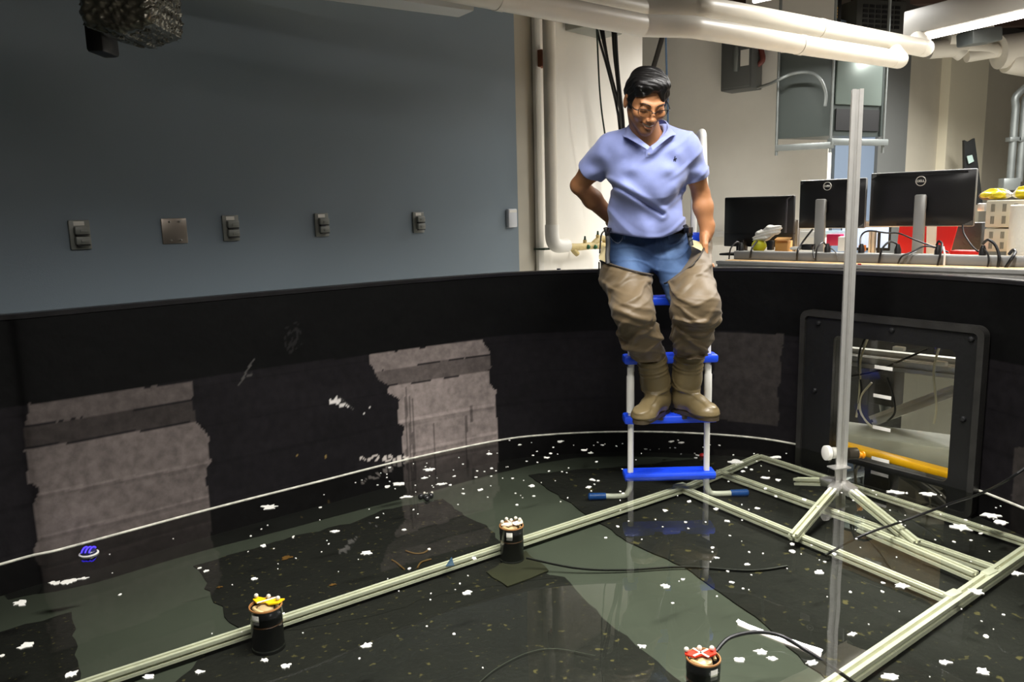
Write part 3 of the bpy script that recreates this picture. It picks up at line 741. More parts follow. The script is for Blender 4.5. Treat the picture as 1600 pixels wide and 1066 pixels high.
# small wheeled pebble-like robot near the mat, red float by the ladder
c = P(665, 779, 0); rb = thing('small_float_probe', c, 'small dark knobbly probe floating above the black mat', 'probe')
for dx, dy in ((0, 0), (.02, .012), (-.02, .006), (.008, -.018)):
    MB().sphere(c+np.array([dx, dy, .006]), .012, 12).build('ball', mat('dark probe', (34, 34, 34), .3), rb)
for dx, dy in ((.024, .02), (-.006, .018)): MB().sphere(c+np.array([dx, dy, .016]), .0055, 10).build('pale_ball', mat('pearl grey ball', (205, 200, 185), .35), rb)
c = P(1098, 713, 0); MB().sphere(c+np.array([0, 0, .004]), (.016, .014, .01), 14).build('red_float', mat('red float', (150, 30, 30), .3), label='tiny dark red float just right of the ladder upright', cat='float', origin=c)
c = P(703, 883, ZB+.018); MB().prism([c+np.array(q) for q in ((-.014, -.014, 0), (.016, -.008, 0), (.01, .004, .012), (.006, .018, .02))], (0, 0, .002)).build('blue_tape_flag', mat('blue tape', (44, 82, 120), .6), label='little flag of blue tape stuck on the long submerged rail', cat='tape', smooth=False, origin=c)
def cord(name, pts, r, label, m=M_CAB, cat='cable'):
    return MB().tube(pts, r, 8, 8).build(name, m, label=label, cat=cat, origin=pts[0])
cord('cable', [P(822, 872, -.06), P(900, 888, -.09), P(975, 891, -.1), P(1070, 886, -.1), P(1170, 892, -.1), P(1230, 885, -.1)], .004, 'thin dark cable running right from the far canister under water')
cord('cable', [P(1119, 1018, .01), P(1140, 997, .03), P(1180, 988, .03), P(1220, 994, .02), P(1262, 1018, .01), P(1310, 1050, -.02), P(1360, 1085, -.05)], .005, 'dark cable arching away from the red-topped canister')
cord('cable', [P(1700, 660, .35), at(1600, 733, 2.3), at(1540, 768, 2.45), at(1480, 789, 2.6), at(1410, 815, 2.65), P(1350, 836, .01), P(1300, 862, -.07), P(1290, 868, -.08)], .0045, 'thin black cable hanging in from the right edge down into the water')
cord('cable', [P(1352, 838, -.01), P(1376, 865, -.09), P(1395, 893, -.1)], .003, 'short thin cable under water left of the strut foot')
cord('cable', [P(740, 1075, -.1), P(775, 1045, -.1), P(825, 1020, -.1), P(870, 1014, -.1), P(930, 1025, -.1)], .0011, 'fine pale curved line on the tank bottom in the foreground', mat('faint line', (70, 74, 66), .6))

for q, lb in (([(634, 861), (648, 865), (662, 864), (672, 857)], 'pale brown arc on the black mat, upper of three'), ([(612, 875), (620, 880), (632, 890)], 'pale brown arc on the black mat, left of three'), ([(652, 888), (658, 879), (674, 874)], 'pale brown arc on the black mat, right of three')):
    cord('hoop_fragment', [P(x, y, TF+.008) for x, y in q], .003, lb, mat('rusty arc', (120, 90, 48), .7), 'debris')
for (x, y), r, lb in (((448, 872), 9, 'orange brown leaf-like scrap on the black mat'), ((343, 918), 5, 'small brown scrap near the left edge of the black mat'), ((520, 914), 5, 'small tan scrap on the black mat before the long rail')):
    c = P(x, y, TF+.006); torn(c, r*c[1]/FPX, 11, .6, .4, .5).build('debris_scrap', mat('brown scrap', (132, 92, 40), .7, var=.3), label=lb, cat='debris', smooth=False, origin=c).location.z = 2*TF+.0115
# ================================================================== BLUE WALL FITTINGS
BWN = np.array([.733, -.680, 0.0])      # out of the wall into the room
def bw(x, y, off=0.0): return onplane(x, y, BN, 3.6-off)
M_PL = mat('grey outlet plastic', (128, 131, 124), .4, spec=.5, var=.04); M_ST = mat('stainless plate', (150, 142, 132), .35, .6, var=.06)
def outlet(x, y, label):
    c = bw(x, y); t = thing('outlet_box', c, label, 'outlet', 'covered outlets along the blue wall')
    up = np.array([0, 0, 1.0]); d = BD
    m = MB(); m.box(c+BWN*.006, (.083, .012, .122), ax=d, bev=.003); m.build('wall_plate', M_PL, t)
    m = MB(); m.box(c+BWN*.0125+up*.047-d*.002, (.042, .0015, .017), ax=d); m.build('white_sticker', M_WHT, t, smooth=False)
    for k, dz in enumerate((.018, -.024)):
        m = MB(); cc = c+BWN*.024+up*dz+d*.003
        m.box(cc, (.058, .024, .034), ax=d, bev=.005)
        o = m.build('flip_cover', M_PL, t)
        m = MB(); m.box(cc+BWN*.013+d*.006-up*.003, (.032, .004, .013), ax=d, bev=.002); m.build('latch', M_PL, o)
        m = MB(); m.box(cc+BWN*.004-up*.019, (.05, .016, .004), ax=d); m.build('hinge', M_BLK, o, smooth=False)
outlet(124, 367, 'grey double outlet box, leftmost on the blue wall, beside the blank steel plate')
outlet(359.5, 356.5, 'grey double outlet box just right of the blank steel plate')
outlet(501.5, 351.5, 'grey double outlet box, third from the left on the blue wall')
outlet(652.5, 347.5, 'grey double outlet box nearest the white sensor at the wall end')
c = bw(272, 361); t = thing('blank_plate', c, 'square blank stainless steel cover plate on the blue wall', 'plate')
MB().box(c+BWN*.004, (.117, .008, .115), ax=BD, bev=.003).build('cover', M_ST, t)
for sx in (-.023, .023):
    for sz in (-.042, .042): rivet(c+BWN*.008+BD*sx+np.array([0, 0, sz]), BWN, .004).build('screw', M_ALU, t)
c = bw(797, 341); t = thing('wall_sensor', c, 'small white box with rounded edges near the corner of the blue wall', 'sensor')
MB().box(c+BWN*.014, (.083, .028, .122), ax=BD, bev=.006).build('case', mat('light grey box', (205, 208, 212), .4), t)
MB().box(c+BWN*.029+np.array([0, 0, .045]), (.07, .002, .016), ax=BD).build('top_band', M_WHT, t, smooth=False)

# ================================================================== BEHIND: PIPE, VALVES, BOXES ON THE WHITE WALL
def ww(x, y, off=0.0): return onplane(x, y, BN, 3.655-off)
r_ = .5*19*at(865, 200, 5.6)[1]/FPX
pa = ww(851, -60, .13); pb2 = ww(868, 372, .13); pa[:2] = ww(860, 200, .13)[:2]; pb2[:2] = pa[:2]
pi = thing('insulated_pipe', pb2, 'white insulated vertical pipe turning right at its bottom elbow on the white wall', 'pipe')
z1 = ww(868, 385, .13)[2]
end = ww(889, 386, .13); 
m = MB(); m.loft([((pa[0], pa[1], 2.9), r_), ((pa[0], pa[1], z1+.14), r_)], 24); m.build('pipe_run', M_PIPE, pi)
m = MB(); m.loft([(p, r_*1.12) for p in smooth_path([(pa[0], pa[1], z1+.15), (pa[0], pa[1], z1+.07), pa*[1, 1, 0]+BD*.02+[0, 0, z1+.02], pa*[1, 1, 0]+BD*.07+[0, 0, z1], pa*[1, 1, 0]+BD*.16+[0, 0, z1]], 5)], 24); m.build('elbow', M_WHT, pi)
m = MB(); m.box(ww(846, 92, .04), (.07, .06, .11), ax=BD, bev=.004); m.build('rust_clamp', mat('rusty clamp', (122, 70, 44), .7, var=.3), pi)
c = ww(842, 300, .02); m = MB(); m.box((c[0], c[1], 1.9), (.06, .03, 3.0), ax=BD, bev=.006); m.build('conduit_channel', M_WHT, label='flat white vertical channel left of the insulated pipe', cat='channel', origin=c)
m = MB(); m.box(ww(850, 389, .05), (.1, .1, .012), ax=BD); m.build('bracket', mat('green bracket', (40, 66, 48), .5), pi, smooth=False)
vb = ww(918, 386, .13); va = thing('valve_manifold', vb, 'cream taped valve manifold with two green-topped valves on the white wall', 'valve')
M_VAL = mat('cream taped brass', (188, 168, 112), .6, bump=.6, bscale=40, var=.25)
def vt(pts, r, name='branch_pipe', m=M_VAL): return MB().tube([ww(x, y, .13) for x, y in pts], r, 12, 4).build(name, m, va)
vt([(888, 386), (905, 386), (925, 384), (945, 384)], .026, 'manifold_tube'); vt([(893, 386), (897, 392), (902, 397)], .02)
vt([(925, 384), (932, 377), (941, 372), (946, 378), (948, 392), (944, 402)], .022)
for x, y in ((914, 377), (934, 369)):
    vt([(x, y+8), (x, y-2)], .014, 'valve_stem'); MB().cyl(ww(x, y-2, .13), ww(x, y-8, .13), .009, .006, 12).build('green_tip', mat('green tip', (22, 60, 38), .5), va)
for x in (919, 930): MB().sphere(ww(x, 386, .155), .018, 12).build('green_knob', mat('green knob', (30, 92, 52), .5), va)
c = ww(873, 424, .1); MB().cyl(c-np.array([0, 0, .05]), c+np.array([0, 0, .02]), .016, .014, 14).build('blue_capped_tube', mat('dark blue cap', (30, 40, 70), .4), label='little dark blue cap showing above the tank rim left of the man', cat='cap', origin=c)
c = ww(928, 32, .12); t = thing('junction_box', c, 'grey junction box high on the white wall feeding the black cables', 'box')
MB().box(c, (.42, .2, .17), ax=BD, bev=.01).build('case', mat('grey box paint', (132, 134, 126), .5), t); MB().box(c+BWN*.105, (.38, .012, .14), ax=BD, bev=.004).build('front_cover', mat('grey box paint', (132, 134, 126), .5), t)
bc = [[(929, 22), (936, 60), (950, 110), (962, 160), (968, 200)], [(933, 22), (946, 80), (958, 130), (964, 170), (972, 205)], [(940, 24), (945, 65), (952, 105), (966, 160), (972, 195)], [(957, 30), (960, 80), (965, 125), (970, 175), (973, 200)], [(961, 30), (963, 80), (966, 120), (969, 150), (974, 200)]]
lbs = ['leftmost black cable of the bundle hanging behind the man', 'second black cable of the hanging bundle, crossing the first', 'middle black cable of the hanging bundle', 'black cable hanging straight at the right of the bundle', 'rightmost black cable of the hanging bundle']
for k, (q, lb) in enumerate(zip(bc, lbs)): cord('cable', [ww(x, y, .2+.02*k) for x, y in q]+[ww(976, 300, .2)], .009 if k < 3 else .013, lb)
cord('cable', [ww(931, 20, .25), ww(934, 80, .25), ww(937, 140, .25), ww(943, 195, .25), ww(960, 300, .25)], .006, 'thin green black cable at the left edge of the hanging bundle', mat('green black rubber', (18, 44, 30), .5))
rw = lambda x, y, off=0.: onplane(x, y, N2, 8.7-off)
cord('strap', [rw(1039, 42, .3), rw(1030, 75, .3), rw(1019, 112, .3), rw(1000, 180, .3)], .03, 'dark strap hanging diagonally above the man head', mat('dark strap', (58, 54, 50), .6), 'strap')
cord('cable', [rw(1040, 30, .25), rw(1041, 90, .25), rw(1043, 150, .25), rw(1044, 230, .25)], .012, 'thin pale blue cable hanging right of the man head', mat('pale blue cable', (120, 150, 190), .5))

# ================================================================== HANGING HEATER, DISCONNECT BOX
Dn = lambda x, y, d: at(x, y, d)
EX = np.array([.733, -.68, 0]); EN = np.array([-.68, -.733, 0])     # along / out of the rear wall
c = rw(1159, 95, .14); t = thing('disconnect_switch', c, 'dark grey electrical disconnect box with a handle high on the white wall', 'switch')
bx0 = rw(1136, 100, .14); bx1 = rw(1184, 100, .14); wz = abs(rw(1160, 52, .14)[2]-rw(1160, 146, .14)[2]); bwid = np.linalg.norm((bx1-bx0)[:2])
M_DB = mat('dark grey box paint', (88, 90, 88), .5)
MB().box(c, (bwid, .26, wz), ax=EX, bev=.01).build('case', M_DB, t)
MB().box(c+EN*.14-EX*.0, (bwid*.9, .02, wz*.93), ax=EX, bev=.006).build('door_panel', M_DB, t)
MB().box(c+EN*.17+EX*.02, (.05, .05, wz*.42), ax=EX, bev=.012).build('handle', M_STEEL, t)
MB().box(c+EN*.152+EX*bwid*.3, (.1, .004, .17), ax=EX).build('rating_label', M_WHT, t, smooth=False)
MB().tube([rw(1178, 105, .1), rw(1191, 95, .1), rw(1190, 80, .1), rw(1186, 70, .1), rw(1193, 55, .1), rw(1196, 30, .1)], .03, 10, 5).build('conduit', mat('dark red conduit', (110, 50, 40), .5), t)
# heater
hc = at(1292, 150, 8.0); t = thing('unit_heater', hc, 'large grey sheet-metal unit heater hung under the ceiling on rods', 'heater')
HN = nrm([-.55, -.83, 0]); HX = np.array([-HN[1], HN[0], 0]); 
M_HE = mat('dark grey heater enamel', (70, 77, 74), .38, .25); M_HF = mat('grey heater front', (128, 140, 134), .3, .3)
# corner towards the room at px 1296
pc = at(1296, 210, 7.7); z0 = at(1296, 212, 7.7)[2]; z1h = at(1296, 74, 7.7)[2]
LD = nrm([-.86, .5, 0]); RD = nrm([.92, .4, 0])
pl_ = onplane(1214, 150, (LD[1], -LD[0]), np.array([LD[1], -LD[0]])@pc[:2])[:2]; pr2 = onplane(1381, 150, (RD[1], -RD[0]), np.array([RD[1], -RD[0]])@pc[:2])[:2]
q = [pc[:2], pr2, pr2+pl_-pc[:2], pl_]
MB().prism([(a[0], a[1], z0) for a in q], (0, 0, z1h-z0)).build('cabinet', M_HE, t, smooth=False)
rd = XY(pr2-pc[:2]); rn = np.array([rd[1], -rd[0], 0]); rn = nrm(rn) if nrm(rn)@np.array([0, -1, 0]) > 0 else -nrm(rn); rl = np.linalg.norm(rd)
mid = XY((pc[:2]+pr2)/2)
MB().box(mid+rn*.012+np.array([0, 0, z0+.28+(z1h-z0-.3)/2]), (rl*.86, .02, z1h-z0-.32), ax=rd, bev=.006).build('front_panel', M_HF, t)
MB().box(mid+rn*.008+np.array([0, 0, z0+.15]), (rl*.82, .01, .2), ax=rd).build('outlet_opening', M_BLK, t, smooth=False)
zr = z0-.06
for a, b, zz_ in ((pl_, pc[:2], zr-.03), (pc[:2], pr2, zr)):
    d = b-a; MB().box(XY((a+b)/2)+np.array([0, 0, zz_])+rn*.03, (np.linalg.norm(d)*1.08, .06, .06), ax=XY(d), bev=.005).build('support_rail', M_STEEL, t)
for a in (pl_, pc[:2], pr2):
    MB().cyl((a[0], a[1]-.03, zr-.1), (a[0], a[1]-.03, CEILZ), .014, None, 10).build('hanger_rod', M_STEEL, t)
cp = [rw(1184, 137, .2), at(1205, 130, 7.9), at(1235, 116, 7.7), at(1262, 113, 7.6), at(1280, 122, 7.5), at(1290, 145, 7.5), at(1289, 166, 7.5)]
cord('flexible_conduit', cp, .015, 'grey flexible conduit looping from the switch box to the heater', M_STEEL, 'conduit')

# ================================================================== OVERHEAD PIPES AND LIGHTS
PZ1 = 2.0
def pipe(pts, r, label, z=PZ1, elbow=None):
    q = [P(x, y, z) for x, y in pts]; t = thing('overhead_pipe', q[0], label, 'pipe', 'white pipes under the ceiling')
    MB().loft([(p, r) for p in smooth_path(q, 5)], 22).build('pipe_run', M_PIPE, t)
    for k in (1, len(q)-2):
        d = nrm(q[k+1]-q[k]); MB().cyl(q[k]-d*.02, q[k]+d*.02, r*1.05, None, 22).build('jacket_band', M_PIPE, t)
    e = q[-1]; d = nrm(q[-1]-q[-2]); MB().loft([(p, r*1.02) for p in smooth_path([e-d*.02, e+d*.04, e+d*.08+np.array([.01, .04, .01]), e+d*.09+np.array([.03, .12, .04]), e+d*.09+np.array([.08, .3, .12])], 5)], 22).build('elbow', M_PIPE, t)
pipe([(560, -48), (780, -4), (985, 36), (1010, 40), (1075, 42), (1110, 47), (1250, 70), (1396, 92)], .053, 'lower white overhead pipe running right to an elbow in front of the heater')
pipe([(700, -50), (860, -15), (990, 14), (1015, 17), (1085, 13), (1120, 16), (1280, 45), (1438, 74)], .058, 'upper white overhead pipe ending at the bright strip light', 2.16)
def strip_light(a, b, w, h, label, power, name='strip_light', emis=12., light=True, spread=2.6):
    a = np.array(a, float); b = np.array(b, float); t = thing(name, (a+b)/2, label, 'light', 'strip lights')
    m = MB(); m.box((a+b)/2+[0, 0, h/2+.02], (np.linalg.norm(b-a), w, h), ax=b-a, bev=.01); m.build('fixture_body', mat('light grey fixture', (150, 148, 142), .5), t)
    m = MB(); m.box((a+b)/2+[0, 0, .006], (np.linalg.norm(b-a)*.99, w*.55, .028), ax=b-a, bev=.01); m.build('diffuser', mat('lit diffuser', (255, 250, 245), .5, emit=(255, 244, 236), es=emis), t)
    if light: area_light('lamp', a-[0, 0, .02], b-[0, 0, .02], w*.6, power, parent=t, spread=spread)
    return t
LZ = 2.3
strip_light(P(1424, 64, LZ), P(1800, -22, LZ), .2, .18, 'bright strip light hanging over the lab at the upper right', 65)
strip_light(P(1176, 4, 2.78), P(1330, -30, 2.78), .07, .1, 'short bright strip light end at the top edge, above the pipes', 60)
# up-light housing at the top left of the middle
ha = P(728, 22, 2.08); hb = P(505, -8, 2.08); t = thing('pendant_light', ha, 'grey pendant light housing at the top, its bright side turned up', 'light')
hd = nrm(hb-ha)*1.9; prof = [(-.11, .055), (-.09, .0), (.09, .0), (.11, .055), (.11, .075), (-.11, .075)]
s_, u_ = basis(hd); vs = []
for q0_, k in ((ha-hd*.0, .8), (ha+hd, 1)): vs += [q0_+s_*p*k+np.array([0, 0, z]) for p, z in prof]
m = MB(); m.add(vs, [(i, (i+1) % 6, (i+1) % 6+6, i+6) for i in range(6)]+[(5, 4, 3, 2, 1, 0), (6, 7, 8, 9, 10, 11)]); m.build('housing', mat('pendant grey', (205, 206, 202), .5), t, smooth=False)
m = MB(); e = ha-nrm(hd)*.03; m.box(e+[0, 0, .07], (.06, .16, .03), ax=hd, bev=.006); m.build('end_clip', M_WHT, t)
m = MB(); m.box(ha+hd/2+[0, 0, .082], (1.7, .1, .01), ax=hd); m.build('lamp_tube', mat('warm lit tube', (255, 245, 200), .5, emit=(255, 240, 190), es=3.), t, smooth=False)
# small aluminium hanger at the top centre
c = P(1006, 6, 2.3); t = thing('ceiling_bracket', c, 'small aluminium hanger with white bolts at the top centre', 'bracket')
MB().box(c-[0, 0, .01], (.12, .06, .012), ax=(.9, .5, 0), bev=.003).build('plate', M_ALU, t)
for dx in (-.03, 0, .03): MB().cyl(c+[dx, dx*.4, 0], c+[dx, dx*.4, .14], .009, None, 10).build('bolt', M_WHT, t)
MB().cyl(c+[-.4, .1, .02], c+[.0, 0, .02], .008, None, 8).build('tie_rod', M_STEEL, t); MB().cyl(c+[.0, .0, .02], c+[.5, -.05, .16], .008, None, 8).build('tie_rod', M_STEEL, t)
# plastic wrapped projector near the blue wall
pcn = at(206, 4, 2.75)
def wrap(p):
    q = p-pcn; x, y, z = q[:, 0]*1.0, q[:, 1], q[:, 2]
    d = np.stack([np.abs(x)-.088+.0*z, np.abs(y)-.10, np.abs(z)-.095+.25*np.abs(x)], 1)
    b = np.linalg.norm(np.maximum(d, 0), axis=1)+np.minimum(d.max(1), 0)-.035
    n = np.abs(np.sin(x*60+9*np.sin(z*30+3)+5*np.sin(y*25)))*.006+np.abs(np.sin(z*75+8*np.sin(x*24)+4*np.sin(y*40)))*.006+.004*np.sin(x*140+z*90+6*np.sin(z*60))
    return b+n-.004
t = thing('wrapped_projector', pcn, 'box-shaped device wrapped in crinkled dark plastic hanging at the upper left', 'projector')
sdf_obj('plastic_wrap', wrap, pcn-[.18, .22, .19], pcn+[.18, .22, .19], .0065, mat('crinkled dark plastic film', (110, 108, 98), .18, .6, spec=.9), t)
MB().box(at(158, 48, 2.85), (.06, .12, .16), bev=.01).build('mount_box', M_BLK, t); MB().cyl(pcn+[0, 0, .1], (pcn[0], pcn[1], CEILZ), .03, None, 12).build('hanging_pole', M_BLK, t)
# ================================================================== LAB BENCH BEHIND THE TANK
BA = np.array([1.12, 4.14, 0]); BE = np.array([.7071, -.7071, 0]); BNn = np.array([.7071, .7071, 0])
def Bq(s, t, z): return BA+BE*s+BNn*t+np.array([0, 0, z])
def BP(x, y, t):
    d = ray(x, y); o = BA+BNn*t; k = ((o-np.array([0, 0, CH]))@BNn)/(d@BNn); return np.array([0, 0, CH])+d*k
def sOf(p): return (np.asarray(p)-BA)@BE
bench = thing('lab_bench', Bq(1, .4, FLOORZ), 'long lab bench with slotted aluminium front rail and wooden top behind the tank', 'bench')
LB = 2.6
MB().box(Bq(LB/2, .42, .822), (LB, .8, .03), ax=BE, bev=.002).build('wooden_top', mat('birch plywood', (214, 178, 128), .5, var=.12, vscale=12), bench)
MB().tslot(Bq(-.03, .0, .812), Bq(LB, .0, .812), .045, up=(0, 0, 1)).build('front_rail', M_ALU, bench, smooth=False)
MB().tslot(Bq(-.03, .0, .767), Bq(LB, .0, .767), .045, up=(0, 0, 1)).build('lower_rail', M_ALU, bench, smooth=False)
for s in (.02, 1.3, 2.5):
    for t_ in (.02, .78): MB().tslot(Bq(s, t_, .745), Bq(s, t_, FLOORZ), .045, up=(1, 1, 0)).build('leg', M_ALU, bench, smooth=False)
MB().tslot(Bq(.02, .78, .28), Bq(LB, .78, .28), .045).build('rear_rail', M_ALU, bench, smooth=False)
for x in (1212, 1343): p = BP(x, 413, -.02); MB().box(p, (.016, .004, .006), ax=BE).build('red_dot', mat('red dot', (190, 20, 20), .5), bench, smooth=False)
tr = thing('cable_trunking', Bq(1, .12, .837), 'long grey metal power trunking along the front of the bench', 'trunking')
MB().box(Bq(LB/2+.01, .12, .858), (LB, .06, .04), ax=BE, bev=.003).build('channel', mat('grey trunking', (128, 130, 130), .45, .2), tr)
MB().box(Bq(LB/2+.01, .12, .8795), (LB, .05, .004), ax=BE).build('lid', mat('pale trunking lid', (188, 188, 184), .4), tr, smooth=False)
ZT = .84
# monitors -------------------------------------------------------
def lettering(word, c, x, up, n, size, m, parent, name='logo_lettering'):
    cu = bpy.data.curves.new(name, 'FONT'); cu.body = word; cu.size = size; cu.align_x = 'CENTER'; cu.align_y = 'CENTER'; cu.extrude = .0012; cu.offset = size*.035
    tmp = bpy.data.objects.new('t', cu); COL.objects.link(tmp); dg = bpy.context.evaluated_depsgraph_get()
    me = bpy.data.meshes.new_from_object(tmp.evaluated_get(dg)); bpy.data.objects.remove(tmp)
    o = bpy.data.objects.new(name, me); COL.objects.link(o); me.materials.clear(); me.materials.append(m)
    R_ = Matrix((Vector(x), Vector(up), Vector(n))).transposed().to_4x4(); me.transform(R_); me.transform(Matrix.Translation(Vector(c)-wloc(parent))); o.parent = parent; return o
def monitor(xl_, xr_, yt, yb, t_, label, stand_x, stand_top, wide=.055, logo=None, stand_mat=None, yaw=0, slim=True, bezel=True):
    a = BP(xl_, yt, t_); b = BP(xr_, yt, t_); zt = BP((xl_+xr_)/2, (yt[1] if isinstance(yt, tuple) else yt), t_)[2]
    zb_ = BP((xl_+xr_)/2, yb, t_)[2]; sa, sb = sOf(a), sOf(b); W = sb-sa; H = zt-zb_; c = Bq((sa+sb)/2, t_, (zt+zb_)/2)
    ss_ = sOf(BP(stand_x, 380, t_-.05))
    t = thing('computer_monitor', Bq(ss_, t_-.05, ZT), label, 'monitor', 'monitors seen from behind on the bench')
    mb = MB(); mb.box(c+BNn*.012, (W, .022, H), ax=BE, bev=.006); mb.build('screen_frame', mat('silver bezel', (150, 150, 148), .35, .4) if bezel else M_BLK, t)
    # bulged back shell
    n = 10; vs = []; fs = []
    for i in range(n+1):
        for j in range(n+1):
            u = i/n*2-1; v = j/n*2-1; bul = .022*(1-abs(u)**6)*(1-abs(v)**6)
            vs.append(c+BE*u*W/2*.985+np.array([0, 0, v*H/2*.975])-BNn*(.0-.001+bul))
    for i in range(n):
        for j in range(n): k = i*(n+1)+j; fs.append((k, k+1, k+n+2, k+n+1))
    bo = MB().add(vs, fs).build('back_shell', mat('monitor back black', (30, 30, 31), .38, bump=.02, bscale=300), t)
    mb = MB(); mb.box(c+np.array([0, 0, H*.455])-BNn*.012, (W*.86, .004, .005), ax=BE); mb.build('vent_slot', M_BLK, t, smooth=False)
    mb = MB(); mb.box(c+np.array([0, 0, -H*.455])-BNn*.018, (W*.4, .004, .006), ax=BE); mb.build('lower_slot', M_BLK, t, smooth=False)
    zs = BP(stand_x, stand_top, t_-.07)[2]
    sm = stand_mat or mat('silver stand', (178, 178, 174), .35, .3)
    s1 = Bq(ss_, t_-.055, (zs+ZT)/2)
    MB().box(s1, (wide, .022, zs-ZT), ax=BE, bev=.008).build('stand_column', sm, t)
    MB().box(Bq(ss_, t_-.01, ZT+.006), (.22, .18, .012), ax=BE, bev=.004).build('stand_base', sm, t)
    MB().box(Bq(ss_, t_-.03, zs-.04), (wide*.9, .04, .06), ax=BE, bev=.006).build('mount_hinge', M_BLK, t)
    if logo:
        lc = BP(logo[0], logo[1], t_-.024); ls = sOf(lc); r = logo[2]; z = lc[2]; cc = Bq(ls, t_-.0245, z)
        MB().ring_profile(cc, [(r*.86, 0), (r*.86, .003), (r, .003), (r, 0), (r*.86, 0)], 36, -BNn).build('logo_ring', M_WHT, t)
        lettering('DELL', cc-BNn*.002, BE, (0, 0, 1), -BNn, r*.66, M_WHT, t)
    return t
monitor(1361, 1527, 267, 354, .34, 'wide black monitor nearest the right, silver stand column and round white logo', 1435, 304, .052, (1439, 283, .023), None)
monitor(1250, 1354, 280, 357, .30, 'black monitor behind the tall aluminium pole, round logo and silver stand', 1281, 311, .055, (1293, 291, .021))
m3 = monitor(1132, 1241, 307, 386, .42, 'plain black monitor at the left end of the bench, no visible logo', 1158, 374, .05, None, M_BLK, bezel=False)
p0_ = BP(1136, 363, .40); 
MB().box(BP(1186, 365, .393), (.42, .004, .003), ax=BE).build('seam', mat('dark seam', (14, 14, 14), .5), m3, smooth=False)
MB().prism([BP(1226, 388-24, .392), BP(1229, 388-24, .392), BP(1231, 312, .392), BP(1239, 305, .392), BP(1229, 311, .392)], -BNn*.003).build('edge_ridge', mat('grey ridge', (78, 78, 84), .4), m3, smooth=False)
# objects among the monitors -------------------------------------
def bbox(name, x0, x1, y0, y1, t_, dep, m, label, cat, bev=.003, parts=None):
    a = BP(x0, (y0+y1)/2, t_); b = BP(x1, (y0+y1)/2, t_); sa, sb = sOf(a), sOf(b); zt = BP((x0+x1)/2, y0, t_)[2]; z0 = BP((x0+x1)/2, y1, t_)[2]
    c = Bq((sa+sb)/2, t_+dep/2, (zt+z0)/2); o = MB().box(c, (sb-sa, dep, zt-z0), ax=BE, bev=bev)
    return o.build(name, m, label=label, cat=cat, origin=Bq((sa+sb)/2, t_, z0)), (sa, sb, z0, zt)
TB = lambda s, t: (s, t)
# cardboard box
cb = BP(1222, 378, .26); t = thing('cardboard_box', Bq(sOf(cb), .26, ZT), 'small open cardboard box beside the clear plastic bag', 'box')
MB().box(Bq(sOf(cb), .28, ZT+.045), (.07, .06, .09), ax=BE, bev=.002).build('carton', mat('brown cardboard', (196, 148, 84), .7), t)
MB().box(Bq(sOf(cb)+.012, .245, ZT+.10), (.08, .035, .004), ax=BE, up=(0, -.5, 1)).build('flap', mat('brown cardboard', (196, 148, 84), .7), t)
bg = BP(1196, 366, .2)
def bagf(p):
    q = p-bg; x = q@BE; y = q@BNn; z = q[:, 2]
    ca, sa = math.cos(.42), math.sin(.42); u = x*ca+z*sa; v = -x*sa+z*ca
    d = ell(np.stack([u, y, v], 1), (0.01, 0, 0), (.088, .04, .035))
    return d+.005*np.sin(u*90+8*np.sin(v*60))+.004*np.abs(np.sin(v*110+6*np.sin(u*50)))
t = thing('plastic_bag', Bq(sOf(bg), .2, ZT), 'crumpled translucent white plastic bag on the trunking before the left monitor', 'bag')
sdf_obj('film', bagf, bg-[.12, .12, .07], bg+[.12, .12, .08], .0045, mat('cloudy plastic film', (225, 224, 216), .3), t)
yb_ = BP(1186, 384, .2); MB().sphere(yb_, (.04, .03, .036), 16).build('yellow_content', mat('lime yellow', (205, 205, 40), .5), t)
bbox('black_plug', 1198, 1206, 376, 391, .15, .03, M_BLK, 'black plug adapter between the plastic bag and the cardboard box', 'plug')
bbox('white_rag', 1233, 1250, 386, 391, .16, .05, M_WHT, 'little white crumpled cloth right of the cardboard box', 'cloth', .008)
bbox('black_adapter', 1251, 1268, 382, 391, .16, .05, M_BLK, 'flat black adapter at the foot of the middle monitor', 'adapter', .006)
bbox('pink_box', 1291, 1313, 366, 384, .62, .05, mat('magenta card', (170, 30, 90), .5), 'magenta box standing behind the middle monitor', 'box')
bbox('white_box', 1309, 1323, 370, 393, .35, .05, M_WHT, 'small white box beside the magenta one, by the tall pole', 'box')
o, _b = bbox('orange_plug', 1341, 1350, 383, 393, .2, .03, mat('orange plastic', (226, 130, 20), .5), 'small orange plug just right of the tall pole on the trunking', 'plug')
sc = BP(1352, 372, .95); t = thing('lit_screen', Bq(sOf(sc), .95, ZT), 'pale lit laptop screen seen past the tall pole', 'screen')
MB().box(Bq(sOf(sc), .95, ZT+.09), (.28, .015, .17), ax=BE, bev=.004).build('lid', M_BLK, t)
MB().box(Bq(sOf(sc), .94, ZT+.095), (.26, .004, .145), ax=BE).build('display', mat('pale display', (190, 210, 235), .4, emit=(190, 212, 240), es=.8), t, smooth=False)
sh = BP(1290, 364, .75)
bbox('blue_lit_strip', 1288, 1322, 361, 366, .7, .05, mat('pale blue strip', (190, 225, 240), .4, emit=(180, 220, 240), es=.6), 'pale bluish row of small bottles behind the middle monitor', 'strip')
